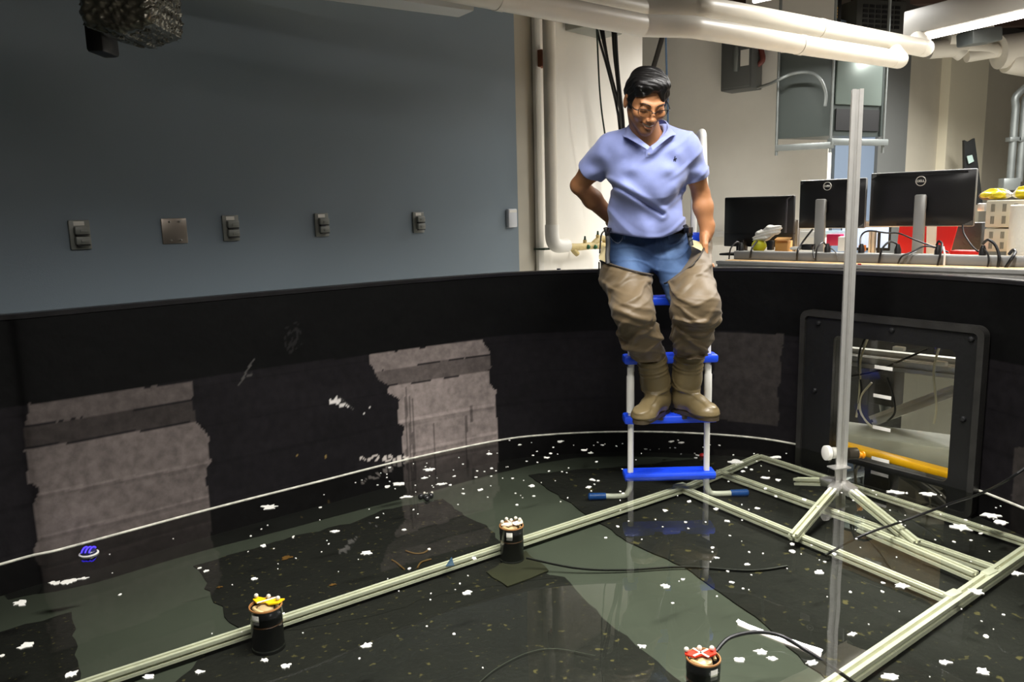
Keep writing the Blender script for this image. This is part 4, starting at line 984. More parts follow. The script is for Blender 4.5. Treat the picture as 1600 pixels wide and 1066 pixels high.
# aluminium uprights behind the monitors
for x, y0, lb in ((1245, 345, 'aluminium post between the left and middle monitors'), (1364, 360, 'aluminium post left of the red folder'), (1374, 362, 'thin black post leaning beside the aluminium post')):
    p = BP(x, y0, .7); m = MB()
    m.tslot(Bq(sOf(p), .7, .84), Bq(sOf(p), .7, p[2] if y0 > 346 else 1.03), .03 if x != 1374 else .012, up=(1, 1, 0)); m.build('post', M_ALU if x != 1374 else M_BLK, label=lb, cat='post', smooth=False, origin=Bq(sOf(p), .7, .84))
p = BP(1290, 357, .72); q = BP(1405, 358, .72); MB().tslot(Bq(sOf(p)-.2, .72, 1.0), Bq(sOf(q), .72, 1.0), .03).build('cross_rail', M_ALU, label='horizontal aluminium rail behind the monitors', cat='rail', smooth=False, origin=p)
# red folder with a white stripe
fo = BP(1450, 375, .5); t = thing('red_folder', Bq(sOf(fo), .5, ZT), 'red folder with a white stripe leaning behind the right monitor', 'folder')
def quadm(pts, th, m, name, parent): return MB().prism([BP(x, y, .5) for x, y in pts], BNn*th).build(name, m, parent, smooth=False)
M_RED = mat('red folder card', (214, 26, 24), .45)
quadm([(1400, 396), (1406, 350), (1448, 350), (1447, 396)], .01, M_RED, 'left_panel', t); quadm([(1447, 396), (1448, 350), (1464, 350), (1462, 396)], .012, M_WHT, 'white_stripe', t); quadm([(1462, 396), (1464, 350), (1497, 350), (1484, 396)], .01, M_RED, 'right_panel', t)
o, _b = bbox('red_tray', 1484, 1532, 392, 398, .3, .08, M_RED, 'flat red tray lying right of the red folder', 'tray')
# dark ribbed block
o, _b = bbox('black_ribbed_case', 1487, 1533, 348, 394, .62, .08, mat('dark ribbed case', (52, 54, 56), .5, bump=.8, bscale=30), 'dark ribbed case between the red folder and the beige supplies', 'case')
# beige power supplies with vents, one on the other
def supply(y0, y1, label):
    a = BP(1538, 350, .36); b = BP(1625, 350, .36); sa, sb = sOf(a), sOf(b); zt = BP(1545, y0, .36)[2]; z0 = BP(1545, y1, .36)[2]
    t = thing('power_supply', Bq((sa+sb)/2, .36, z0), label, 'power supply', 'beige power supplies')
    MB().box(Bq((sa+sb)/2, .5, (zt+z0)/2), (sb-sa, .26, zt-z0-.004), ax=BE, bev=.004).build('case', mat('beige case', (214, 208, 186), .5), t)
    for i in range(4):
        for j in range(2):
            s = sa+.028+i*.045; z = z0+(zt-z0)*(.28+.44*j)
            m = MB()
            for k in range(4): m.box(Bq(s-.006+k*.004, .3685, z), (.002, .003, (zt-z0)*.28), ax=BE)
            m.build('vent', mat('vent dark', (120, 116, 102), .6), t, smooth=False)
supply(313, 356, 'upper beige power supply with vent slots, yellow bag on top')
supply(357, 394, 'lower beige power supply under the other one')
# paper towel roll
tw = BP(1590, 360, .2); t = thing('paper_towel_roll', Bq(sOf(tw), .2, ZT), 'large white paper towel roll standing at the right edge of the bench', 'paper roll')
zt = BP(1590, 320, .2)[2]; MB().ring_profile(Bq(sOf(tw)+.02, .25, ZT), [(.062, 0), (.064, .004), (.064, zt-ZT-.004), (.06, zt-ZT), (.02, zt-ZT)], 32).build('paper', mat('quilted paper', (240, 236, 222), .8, bump=.3, bscale=90), t)
MB().ring_profile(Bq(sOf(tw)+.02, .25, ZT), [(.021, .01), (.021, zt-ZT+.002), (.017, zt-ZT+.002), (.017, .01)], 20).build('core', mat('brown cardboard', (196, 148, 84), .7), t)
# yellow bag and dark bits on top of the supplies
yb = BP(1568, 303, .45)
def yf(p):
    q = p-yb; x = q@BE; y = q@BNn; z = q[:, 2]
    d = smin(ell(np.stack([x, y, z], 1), (-.03, 0, 0), (.06, .05, .022)), ell(np.stack([x, y, z], 1), (.09, 0, .002), (.05, .05, .026)), .01)
    return d+.005*np.sin(x*100+7*np.sin(y*40))+.003*np.sin(z*140)
t = thing('yellow_bag', yb-[0, 0, .02], 'crumpled yellow bag lying on the upper beige power supply', 'bag')
def ypaint(V):
    q = (V-yb)@BE; c = np.repeat(np.array(srgb((206, 186, 20)))[None], len(V), 0); c[(q > .015) & (q < .055)] = srgb((205, 200, 190)); return c
sdf_obj('bag_body', yf, yb-[.17, .17, .05], yb+[.17, .17, .06], .005, attr_mat('yellow plastic print', .35), t, paint=ypaint)
MB().sphere(BP(1541, 306, .45), (.03, .03, .02), 12).build('brown_bundle', mat('brown bundle', (110, 84, 62), .7), label='brown bundle at the left end of the yellow bag', cat='bundle', origin=BP(1541, 306, .45))
bbox('aluminium_beam', 1527, 1538, 318, 330, .9, .05, M_ALU, 'aluminium beam end between the monitor and the beige supplies', 'beam')
# black cloth with sticker on the column behind
p1 = onfar(1518); t = thing('hanging_cloth', at(1516, 260, 10.2), 'narrow black panel with a pale sticker hanging behind the right monitor', 'panel')
MB().prism([at(1507, 219, 10.2), at(1513, 222, 10.2), at(1523, 216, 10.2), at(1529, 262, 10.2), at(1536, 320, 10.2), at(1508, 320, 10.2)], (0, .05, 0)).build('panel_body', mat('black panel cloth', (32, 34, 34), .6), t, smooth=False)
MB().prism([at(1511, 244, 10.15), at(1519, 242, 10.15), at(1522, 252, 10.15), at(1514, 256, 10.15)], (0, .01, 0)).build('sticker', mat('pale teal sticker', (190, 215, 208), .5), t, smooth=False)
# conduits at the right edge
for xs, lb in (((1578, 1576, 1588), 'left of two grey vertical conduits at the right edge'), ((1592, 1590, 1606), 'right of two grey vertical conduits at the right edge')):
    x0, x1, x2 = xs; dd_ = 9.5; lo = at(x0, 284, dd_); 
    t = thing('wall_conduit', lo, lb, 'conduit', 'conduits at the right edge')
    MB().tube([lo, (lo[0], lo[1], at(x0, 200, dd_)[2]), (lo[0], lo[1], at(x1, 170, dd_)[2]), at(x2, 150, dd_), at(x2+25, 128, dd_)], .042, 12, 5).build('tube', M_STEEL, t)
    MB().box((lo[0], lo[1], at(x0, 218, dd_)[2]), (.13, .1, .05), bev=.005).build('clamp', M_STEEL, t)
c = at(1577, 288, 9.4); MB().box(c, (.2, .12, .14), bev=.01).build('conduit_box', M_STEEL, label='grey junction box at the bottom of the left conduit', cat='box', origin=c)
# cluster of insulated pipes near the ceiling on the right
cl = [([(1452, 78), (1480, 76), (1506, 74)], .10), ([(1490, 74), (1498, 80), (1504, 84)], .09), ([(1505, 72), (1530, 76), (1556, 80)], .08), ([(1510, 88), (1535, 84), (1560, 80)], .07), ([(1478, 62), (1510, 60), (1545, 48)], .12), ([(1560, 82), (1590, 78), (1640, 70)], .19), ([(1575, 92), (1610, 98), (1650, 102)], .16)]
for k, (q, r) in enumerate(cl):
    lb = ['pale pipe bend just right of the upper overhead pipe end', 'small pale elbow in the pipe cluster at upper right', 'slim pale pipe in the middle of the upper right cluster', 'slanting pale pipe at the bottom of the upper right cluster', 'pale duct under the bright strip light', 'thick pale pipe at the upper right edge', 'thick pale pipe below the other at the right edge'][k]
    MB().loft([(p, r) for p in smooth_path([at(x, y, 9.6) for x, y in q], 5)], 18).build('ceiling_pipe', M_PIPE, label=lb, cat='pipe', group='pipe cluster at the upper right', origin=at(*q[0], 9.6))
c = at(1530, 58, 9.0); MB().box(c, (.38, .25, .15), ax=(1, .2, .12), bev=.02).build('grey_sleeve', M_STEEL, label='grey metal sleeve on the duct under the strip light', cat='sleeve', origin=c)
# dark ceiling unit with grille and small yellow-labelled device
c = at(1352, 34, 9.3); t = thing('ceiling_unit', c, 'dark ceiling unit with a black grille above the heater', 'ventilation unit')
hx = nrm([1, .3, 0]); MB().box(c, (.66, .5, .34), ax=hx, bev=.01).build('case', mat('dark unit', (62, 62, 58), .5), t)
gr_n = nrm([.3, -1, 0])
for i in range(6):
    for j in range(5):
        MB().box(c+gr_n*.255+hx*(-.22+i*.085)+np.array([0, 0, -.11+j*.052]), (.062, .01, .032), ax=hx).build('grille_slot', M_BLK, t, smooth=False)
c = at(1299, 20, 8.8); t = thing('ceiling_device', c, 'small black device with a yellow label hanging at the top', 'device')
MB().box(c, (.16, .14, .34), bev=.01).build('case', M_BLK, t)
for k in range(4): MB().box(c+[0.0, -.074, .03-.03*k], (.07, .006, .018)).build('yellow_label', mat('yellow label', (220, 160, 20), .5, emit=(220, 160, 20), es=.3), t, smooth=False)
# handrail-like conduit band on the rear wall
z_ = rw(1120, 366, .1); MB().box((rw(1060, 366, .06)+rw(1200, 366, .06))/2*[1, 1, 0]+[0, 0, z_[2]], (3.4, .1, .07), ax=EX, bev=.008).build('wall_rail', mat('grey wall rail', (196, 194, 188), .5), label='pale grey horizontal rail along the white wall behind the monitors', cat='rail', origin=z_)
# cables over the trunking ---------------------------------------
def bcable(pts, r, label, m=M_CAB):
    q = [BP(x, y, t) for x, y, t in pts]; return MB().tube(q, r, 8, 6).build('power_cable', m, label=label, cat='cable', group='power cables over the bench trunking', origin=q[0])
F_, T_ = .06, .12
bcable([(1139, 405, F_), (1142, 388, F_), (1152, 378, .1), (1158, 384, T_), (1157, 389, T_)], .004, 'black cable looping over the trunking at its left end')
bcable([(1172, 403, F_), (1175, 388, F_), (1183, 377, .15)], .005, 'black cable rising beside the plastic bag')
bcable([(1245, 406, F_), (1247, 390, F_), (1256, 376, .2), (1270, 358, .25)], .005, 'black cable running up to the middle monitor')
bcable([(1274, 407, F_), (1277, 388, F_), (1286, 379, .1), (1292, 386, T_)], .004, 'black cable loop at the foot of the middle stand')
bcable([(1272, 404, F_), (1270, 390, .1), (1273, 382, .2)], .003, 'thin dark cable left of the middle stand foot')
bcable([(1309, 409, F_), (1306, 395, F_), (1298, 388, T_)], .003, 'thin grey cable dropping over the trunking before the tall pole', mat('grey cable', (90, 90, 88), .5))
bcable([(1344, 385, T_), (1346, 368, .2), (1358, 361, .2), (1385, 364, .2), (1405, 365, .2), (1430, 375, .15), (1460, 386, .12), (1482, 394, T_)], .004, 'long thin cable sweeping from the tall pole to the right stand')
bcable([(1373, 411, F_), (1378, 390, F_), (1390, 378, .1), (1402, 382, T_), (1404, 390, T_)], .005, 'black cable looping over the trunking left of the right stand')
bcable([(1403, 412, F_), (1410, 400, F_), (1425, 394, .1), (1444, 385, .12), (1462, 387, T_)], .004, 'black cable crossing in front of the right stand')
bcable([(1414, 412, F_), (1420, 400, F_), (1432, 393, .1)], .003, 'thin grey cable below the right stand', mat('grey cable', (90, 90, 88), .5))
bcable([(1465, 415, F_), (1469, 398, F_), (1472, 382, .1), (1467, 377, T_), (1463, 384, T_)], .005, 'black cable loop right of the right stand')
bcable([(1475, 415, F_), (1476, 398, F_), (1474, 386, .1)], .004, 'white cable hanging over the trunking right of the right stand', M_WHT)
bcable([(1504, 352, .3), (1506, 365, .2), (1518, 384, .15), (1528, 393, T_)], .004, 'thin cable hanging from the right monitor corner')
bcable([(1543, 417, F_), (1545, 405, F_), (1542, 394, .08), (1535, 388, T_)], .004, 'dark cable dropping left of the big arch')
bcable([(1559, 418, F_), (1561, 400, F_), (1555, 383, .08), (1544, 375, .1), (1536, 381, T_)], .006, 'thick black cable forming a tall arch over the trunking')
bcable([(1571, 419, F_), (1580, 405, F_), (1586, 395, .09), (1583, 391, .1), (1577, 397, T_)], .007, 'thick black cable with a knot at the paper roll')
for x, y, lb in ((1158, 386, 'black plug at the left end of the trunking'), (1293, 386, 'black plug at the foot of the middle stand'), (1346, 388, 'black plug just right of the tall pole'), (1403, 386, 'black plug left of the right stand'), (1466, 388, 'black plug right of the right stand'), (1536, 388, 'black plug by the beige supplies')):
    p = BP(x, y, T_); m = MB(); m.loft([((p[0], p[1], .88), .015), ((p[0], p[1], .90), .015), ((p[0], p[1], .925), .007)], 12); m.build('power_plug', M_BLK, label=lb, cat='plug', group='plugs in the bench trunking', origin=(p[0], p[1], .88))

# ================================================================== SEEN THROUGH THE TANK WINDOW
def UP(x, y, back): # point behind the pane
    d = ray(x, y); p0 = WP(0, 0, -back); k = ((p0-np.array([0, 0, CH]))@wn)/(d@wn); return np.array([0, 0, CH])+d*k
yb0 = UP(1285, 688, .10); yb1 = UP(1500, 746, .10)
a = UP(1294, 690, .1); b = UP(1488, 742, .1)
MB().box((a+b)/2, (np.linalg.norm(b-a)+.3, .06, .03), ax=b-a, bev=.006).build('yellow_bar', mat('yellow painted bar', (232, 172, 14), .4), label='yellow bar low behind the tank window', cat='bar', origin=(a+b)/2)
def ub(pts, back, w_, label, m=M_ALU, name='under_bench_beam'):
    a = UP(*pts[0], back); b = UP(*pts[1], back); MB().tslot(a, b, w_).build(name, m, label=label, cat='beam', smooth=False, origin=(a+b)/2)
ub(((1285, 557), (1520, 585)), .35, .05, 'upper horizontal aluminium beam seen through the tank window')
ub(((1365, 657), (1520, 600)), .45, .05, 'diagonal aluminium beam seen through the tank window')
a = UP(1285, 672, .3); b = UP(1520, 705, .3)
MB().box((a+b)/2+[0, 0, -.05], (1.1, .25, .16), ax=b-a, bev=.01).build('grey_plinth', mat('pale grey plinth', (150, 150, 138), .5, var=.1), label='pale grey plinth low behind the tank window', cat='plinth', origin=(a+b)/2)
a = UP(1460, 630, 1.2); MB().box(a, (.35, .02, .5), ax=wd).build('cupboard_door_board', mat('pale panel', (170, 170, 158), .6), label='pale panel behind the diagonal beam, through the window', cat='panel', smooth=False, origin=a)
a = UP(1392, 600, 1.35); MB().box(a, (1.6, .02, .7), ax=wd).build('dark_backing', mat('dark cupboard', (46, 46, 44), .6), label='dark cupboard front far behind the tank window', cat='cupboard', smooth=False, origin=a)
a = UP(1385, 600, .5); t = thing('pump_unit', a, 'dark boxy pump unit hanging behind the tank window', 'pump')
MB().box(a, (.13, .1, .2), ax=wd, bev=.01).build('case', mat('dark pump', (60, 58, 54), .5), t); MB().cyl(a-[0, 0, .1], a-[0, 0, .15], .03, .02, 14).build('nozzle', M_STEEL, t)
M_WIRE = mat('pale wire', (190, 184, 160), .5)
for q, m_, lb in (([(1352, 527), (1343, 550), (1342, 580), (1346, 610), (1340, 640), (1350, 655)], M_CAB, 'dark wire at the left inside the window'), ([(1357, 526), (1345, 560), (1344, 590), (1342, 625), (1338, 652)], M_WIRE, 'pale wire beside the dark one inside the window'), ([(1362, 598), (1345, 620), (1345, 645), (1360, 665), (1375, 670)], M_WIRE, 'pale looping wire in the middle of the window'), ([(1468, 542), (1459, 575), (1461, 610), (1463, 640), (1459, 662)], M_WIRE, 'pale wire hanging at the right inside the window'), ([(1450, 545), (1400, 567), (1370, 580), (1320, 590)], M_CAB, 'dark wire slanting across the upper window'), ([(1386, 590), (1396, 620), (1398, 645), (1385, 660)], M_CAB, 'dark wire by the pump in the window')):
    pp = [UP(x, y, .28) for x, y in q]; MB().tube(pp, .005, 8, 6).build('wire', m_, label=lb, cat='wire', group='wires behind the tank window', origin=pp[0])
for x, y, lb in ((1405, 545, 'pale scrap at the top inside the window'), (1470, 568, 'pale block at upper right inside the window')):
    p = UP(x, y, .3); MB().box(p, (.05, .03, .02), ax=wd, bev=.004).build('pale_block', M_WHT, label=lb, cat='block', origin=p)
# ================================================================== LAMPS ADDED OVER TANK AND LAB (unseen, out of frame, in pendant housings)
strip_light((-.6, 1.5, 2.28), (1.3, 2.5, 2.28), .16, .07, 'added unseen strip light over the middle of the tank', 76, spread=2.3)
strip_light((.9, .5, 2.45), (2.6, -.3, 2.45), .16, .07, 'added unseen strip light over the near side of the tank', 75)
strip_light((2.2, 4.6, 3.0), (4.0, 3.0, 3.0), .16, .07, 'added unseen strip light above the bench', 165, spread=2.4)
strip_light((4.6, 8.0, 3.2), (6.4, 6.2, 3.2), .16, .07, 'added unseen strip light in the far lab', 360)
# ================================================================== THE MAN ON THE LADDER
J = at
man = thing('person', P(1045, 700, SZ[1]), 'man in blue polo shirt, jeans and thigh-high tan waders, looking down from the ladder', 'person')
# head frame: hx image right, hf out of the face, hu crown
yaw, pit, roll = math.radians(9), math.radians(33), math.radians(-2)
hx0 = np.array([math.cos(yaw), math.sin(yaw), 0]); fy = np.array([math.sin(yaw), -math.cos(yaw), 0])
hf = fy*math.cos(pit)+np.array([0, 0, -1])*math.sin(pit); hu0 = np.array([0, 0, 1])*math.cos(pit)+fy*math.sin(pit)
hx = hx0*math.cos(roll)+hu0*math.sin(roll); hu = hu0*math.cos(roll)-hx0*math.sin(roll)
HC = J(1009, 157, 2.98); HSC = .94
def HL(p): q = (p-HC)/HSC; return np.stack([q@hx, q@hf, q@hu], 1)
def HW(x, y, z): return HC+HSC*(hx*x+hf*y+hu*z)
def head(p):
    q = HL(p); E = lambda c, r: ell(q, c, r); K = lambda a, b, ra, rb=None: cap(q, a, b, ra, rb); S = lambda c, r: np.linalg.norm(q-np.array(c), axis=1)-r
    d = E((0, -.008, .031), (.074, .090, .079))
    d = smin(d, E((0, .03, -.028), (.057, .064, .074)), .03)
    d = smin(d, K((-.046, .005, -.052), (0, .062, -.091), .018, .021), .02); d = smin(d, K((.046, .005, -.052), (0, .062, -.091), .018, .021), .02)
    d = smin(d, E((0, .070, -.087), (.022, .02, .017)), .014)
    for s in (-1, 1):
        d = smin(d, E((s*.040, .064, -.022), (.025, .024, .022)), .016)          # cheeks, smiling
        d = smax(d, -E((s*.032, .103, .006), (.020, .014, .013)), .010)           # sockets
    d = smin(d, K((-.042, .078, .026), (-.010, .088, .021), .0065), .014); d = smin(d, K((.042, .078, .026), (.010, .088, .021), .0065), .014)
    for s in (-1, 1): d = smin(d, S((s*.032, .0775, .003), .0155), .004)          # lowered lids
    d = smin(d, K((0, .090, .014), (0, .112, -.026), .0072, .0092), .009)
    d = smin(d, S((0, .113, -.029), .0100), .006)
    for s in (-1, 1):
        d = smin(d, E((s*.0135, .103, -.033), (.0085, .010, .0075)), .005)
        d = smax(d, -S((s*.007, .113, -.0425), .0035), .002)
        fold = np.abs(K((s*.020, .098, -.034), (s*.036, .078, -.060), .0)); d = d+.0022*np.exp(-(fold/.0035)**2)
    d = smin(d, E((0, .088, -.048), (.026, .014, .012)), .01)
    m = None
    mp = [(-.029, .076, -.0505), (-.015, .093, -.0585), (0, .098, -.0615), (.015, .093, -.0585), (.029, .076, -.0505)]
    up = [(x*.92, y+.0005, z+.0062) for x, y, z in mp]; dn = [(x*.75, y-.0005, z-.0082) for x, y, z in mp]
    for L_, r in ((up, .0042), (dn, .0052)):
        for a, b in zip(L_[:-1], L_[1:]): d = smin(d, K(a, b, r), .003)
    for a, b in zip(mp[:-1], mp[1:]):
        g = K(a, b, .0044); d = smax(d, -g, .002)
    for s in (-1, 1):
        e = E((s*.077, -.006, -.006), (.009, .019, .031)); e = smax(e, -E((s*.087, .001, -.003), (.007, .010, .019)), .004)
        d = smin(d, e, .006)
    return d*HSC
NB = (HC+J(1014, 232, 3.10))/2
nk0 = HW(0, -.03, -.05); nk1 = J(1014, 236, 3.10)
shL, shR = J(949, 233, 3.10), J(1075, 231, 3.07)
elL, wrL = J(905, 290, 3.24), J(962, 348, 3.42)
elR, wrR = J(1095, 303, 3.17), J(1105, 360, 3.17)
chest = J(1012, 268, 3.10); belly = J(1010, 322, 3.17); pelv = J(1012, 375, 3.25)
bx_ = np.array([1, 0, 0.]); TAX = [np.array([1, -.05, 0]), nrm([.05, 1, -.35]), nrm([0, .35, 1])]
def torso(p, g=0.0):
    d = ell(p, chest+np.array([0, .0, .02]), (.152+g, .100+g, .15+g), TAX)
    d = smin(d, cap(p, shL+[.035, .0, -.005], shR+[-.035, 0, -.005], .046+g), .06)
    d = smin(d, ell(p, belly, (.142+g, .098+g, .16+g), TAX), .06)
    d = smin(d, cap(p, J(990, 216, 3.10), J(955, 228, 3.1), .034+g), .04); d = smin(d, cap(p, J(1040, 214, 3.10), J(1070, 227, 3.08), .034+g), .04)
    return d
def hand(p, wr, tip, side, curl):
    """palm, four fingers and a thumb; tip = rough fingertip direction, side = direction towards the thumb"""
    a = nrm(tip-wr); s = side-a*(side@a); s = nrm(s); n = np.cross(a, s); n = nrm(n)*curl
    pc_ = wr+a*.045
    d = ell(p, pc_, (.048, .042, .017), [a, s, n])
    d = smin(d, cap(p, wr-a*.02, wr+a*.02, .026, .024), .02)
    for k, (o, l) in enumerate(((.029, .070), (.010, .078), (-.010, .072), (-.029, .057))):
        b = wr+a*.082+s*o; k1 = b+a*l*.42+n*l*.16; k2 = k1+a*l*.22+n*l*.30; k3 = k2+a*l*.02+n*l*.26
        f = smin(smin(cap(p, b, k1, .0095, .0088), cap(p, k1, k2, .0088, .008), .004), cap(p, k2, k3, .008, .0072), .004)
        d = smin(d, f, .005)
    t0 = wr+a*.025+s*.030; t1 = t0+a*.030+s*.022+n*.008; t2 = t1+a*.030+s*.004+n*.01
    d = smin(d, smin(cap(p, t0, t1, .014, .0105), cap(p, t1, t2, .0105, .009), .005), .01)
    return d
def arms(p):
    d = chain(p, [(shL, .040), (shL*.45+elL*.55, .043), (elL, .034)], .02)
    d = smin(d, chain(p, [(elL, .035), (elL*.65+wrL*.35, .038), (wrL, .026)], .02), .015)
    e = chain(p, [(shR, .040), (shR*.45+elR*.55, .039), (elR, .033)], .02)
    e = smin(e, chain(p, [(elR, .034), (elR*.65+wrR*.35, .037), (wrR, .027)], .02), .015)
    h1 = hand(p, wrL, wrL+np.array([.10, .03, -.02]), np.array([0, .3, 1.]), 1)
    h2 = hand(p, wrR, wrR+np.array([-.022, .005, -.10]), np.array([-.3, -1, 0.]), -1)
    return np.minimum(smin(d, h1, .01), smin(e, h2, .01))
def body(p):
    d = smax(torso(p, -.016), J(1010, 352, 3.2)[2]-p[:, 2], .02)
    d = smin(d, cap(p, nk0, nk1, .052, .060), .025)
    d = smin(d, cap(p, HW(0, .02, -.07), nk1+[0, -.03, 0], .03, .045), .03)
    d = smin(d, head(p), .012)
    d = smin(d, arms(p), .02)
    return smin(d, ell(p, pelv+[0, 0, .02], (.09, .05, .10)), .03)
SK = np.array(srgb((178, 124, 84)))
def skin_paint(V):
    q = HL(V); c = np.repeat(SK[None], len(V), 0)
    def blend(m, col): 
        nonlocal c; m = np.clip(m, 0, 1)[:, None]; c = c*(1-m)+np.array(srgb(col))*m
    lip = np.exp(-(np.maximum(0, np.abs(q[:, 0])-.020)/.006)**2)*np.exp(-((q[:, 2]+.061+.35*0-np.abs(q[:, 0])**2*9)/.0085)**4)*(q[:, 1] > .068)
    blend(lip*.6, (168, 96, 80))
    beard = np.exp(-((q[:, 2]+.085)/.03)**2)*(q[:, 1] > .0)*(np.abs(q[:, 0]) < .07); blend(beard*.28, (84, 58, 42))
    ms = np.exp(-((q[:, 2]+.045)/.006)**2)*np.exp(-(q[:, 0]/.022)**2)*(q[:, 1] > .08); blend(ms*.3, (80, 52, 38))
    blend(np.exp(-((np.hypot(np.abs(q[:, 0])-.032, q[:, 2]-.006))/.016)**2)*(q[:, 1] > .05)*.3, (96, 58, 38))
    ck = np.exp(-((np.hypot(np.abs(q[:, 0])-.04, q[:, 2]+.022))/.018)**2)*(q[:, 1] > .05); blend(ck*.2, (196, 126, 86))
    lid = np.exp(-((q[:, 2]+.006+.0)/.0022)**2)*(np.abs(np.abs(q[:, 0])-.032) < .0155)*(q[:, 1] > .08); blend(lid*.9, (30, 20, 16))
    c *= (.96+.08*rng.random(1)); return c
M_SKIN = attr_mat('warm brown skin', .48, spec=.45, bump=.08, bscale=220)
M_SKIN.node_tree.nodes['Principled BSDF'].inputs['Subsurface Weight'].default_value = .08
M_SKIN.node_tree.nodes['Principled BSDF'].inputs['Subsurface Radius'].default_value = (.01, .004, .002)
lo = np.array([elL[0]-.08, 2.78, pelv[2]-.13]); hi = np.array([elR[0]+.10, 3.62, HC[2]+.16])
bo = sdf_obj('body', body, lo, hi, .0027, M_SKIN, man, paint=skin_paint, margin=.006)
# teeth
tm = MB(); up_ = []; n = 13
vs = []
for k in range(n):
    u = -1+2*k/(n-1); x = u*.0245; y = .0975-.0150*u*u; zc = -.0600+.0065*u*u
    vs += [HW(x, y, zc+.0035), HW(x, y, zc-.0035), HW(x, y-.006, zc+.0035), HW(x, y-.006, zc-.0035)]
fs = []
for k in range(n-1):
    a = 4*k; b = a+4; fs += [(a, a+1, b+1, b), (a+2, b+2, b+3, a+3), (a, b, b+2, a+2), (a+1, a+3, b+3, b+1)]
tm.add(vs, fs); tm.build('teeth', mat('teeth white', (226, 218, 204), .3), bo)
# hair
def hair(p):
    q = HL(p); x, y, z = q.T
    sx_ = x*.55-y*.75+z*.2; st = .0016*np.sin(sx_*330+5*np.sin(x*22+z*18)+3*np.sin(z*31))+.0009*np.sin(sx_*610+6*np.sin(x*19-z*25))
    w_ = .003*np.sin(sx_*95+2+x*30)*np.sin(x*40-z*30)
    line = .060-.012*np.clip((x+.01)/.05, -1, 1)**2*2.6+.006*np.sin(x*85+1.2)
    sk = smin(ell(q, (0, -.008, .031), (.074, .090, .079)), ell(q, (0, .03, -.028), (.057, .064, .074)), .03)
    o = sk-.0105-.004*np.clip((z-.06)/.04, 0, 1)
    o = smin(o, ell(q, (.010, .046, .090), (.054, .044, .026)), .02)       # front sweep
    o = smin(o, ell(q, (-.040, .034, .080), (.035, .038, .026)), .02)
    o = o+st+w_
    # hairline: keep what lies above / behind it
    o = o+.008*np.clip(1-(z-line)/.016, 0, 1)**1.5*np.clip((y-.02)/.03, 0, 1)
    front = (line-z)                                    # >0 below the hairline
    cutf = smax(front, (y-.040), .004)                  # in front and below: remove
    cutf = np.minimum(front, y-.034-.35*np.clip(z-.0, 0, .1))
    side = np.minimum(-.012-z, 1)                       # below ear level
    nape = np.minimum(-.058-z+0*y, 1)
    s2 = np.where(y > -.02, np.where(y > .034, -1., -.022-z), -.075-z)
    cut = np.maximum(cutf, s2)
    qa = np.stack([np.abs(x), y, z], 1); ear = ell(qa, (.086, -.004, -.008), (.022, .022, .030))
    return smax(smax(o, cut, .006), -ear, .004)*HSC
M_HAIR = mat('black hair', (13, 11, 10), .42, spec=.45, bump=.1, bscale=260)
sdf_obj('hair', hair, HC-.15, HC+.16, .0024, M_HAIR, man, margin=.012, sm=1)
for s in (-1, 1):
    m = MB(); pts = [HW(s*.053, .0765, .020), HW(s*.042, .0885, .0285), HW(s*.026, .0965, .0275), HW(s*.013, .0985, .022)]
    m.loft([(p, r) for p, r in zip(smooth_path(pts, 4), np.interp(np.linspace(0, 1, 13), [0, .3, .8, 1], [.0006, .0015, .0021, .0014]))], 8); m.build('eyebrow', M_HAIR, bo)
# glasses
gl = MB(); M_GF = mat('dark glasses frame', (24, 22, 22), .3, .3)
def lens(s): 
    return [(s*.008, .114, .004), (s*.010, .1135, .013), (s*.026, .111, .0165), (s*.046, .104, .0155), (s*.058, .098, .012), (s*.057, .0985, -.002), (s*.048, .103, -.012), (s*.030, .110, -.0155), (s*.015, .113, -.010)]
GZ = -.004
gf = None
for s in (-1, 1):
    L_ = [HW(x, y, z+GZ) for x, y, z in lens(s)]
    gl.tube(L_[:5]+[L_[5]], .0015, 8, 4); gl.tube(L_[4:]+[L_[0]], .0006, 6, 4)
    gl.tube([HW(s*.058, .098, .010+GZ), HW(s*.072, .085, .009+GZ), HW(s*.080, .03, .006), HW(s*.079, -.005, .010), HW(s*.079, -.018, -.008)], .0019, 8, 5)
gl.tube([HW(-.008, .114, .006+GZ), HW(0, .1165, .008+GZ), HW(.008, .114, .006+GZ)], .0016, 8, 4)
gf = gl.build('glasses_frame', M_GF, man, label='thin dark framed glasses')
for s in (-1, 1):
    L_ = [HW(x, y, z+GZ) for x, y, z in lens(s)]
    cL = sum(L_)/len(L_); k_ = len(L_); nl = nrm(hf+hx*s*.35); fl_ = [q-nl*((q-cL)@nl) for q in L_]
    MB().prism(fl_, nl*.001).build('lens', glass('spectacle glass', (.97, .97, .95)), gf, smooth=False)

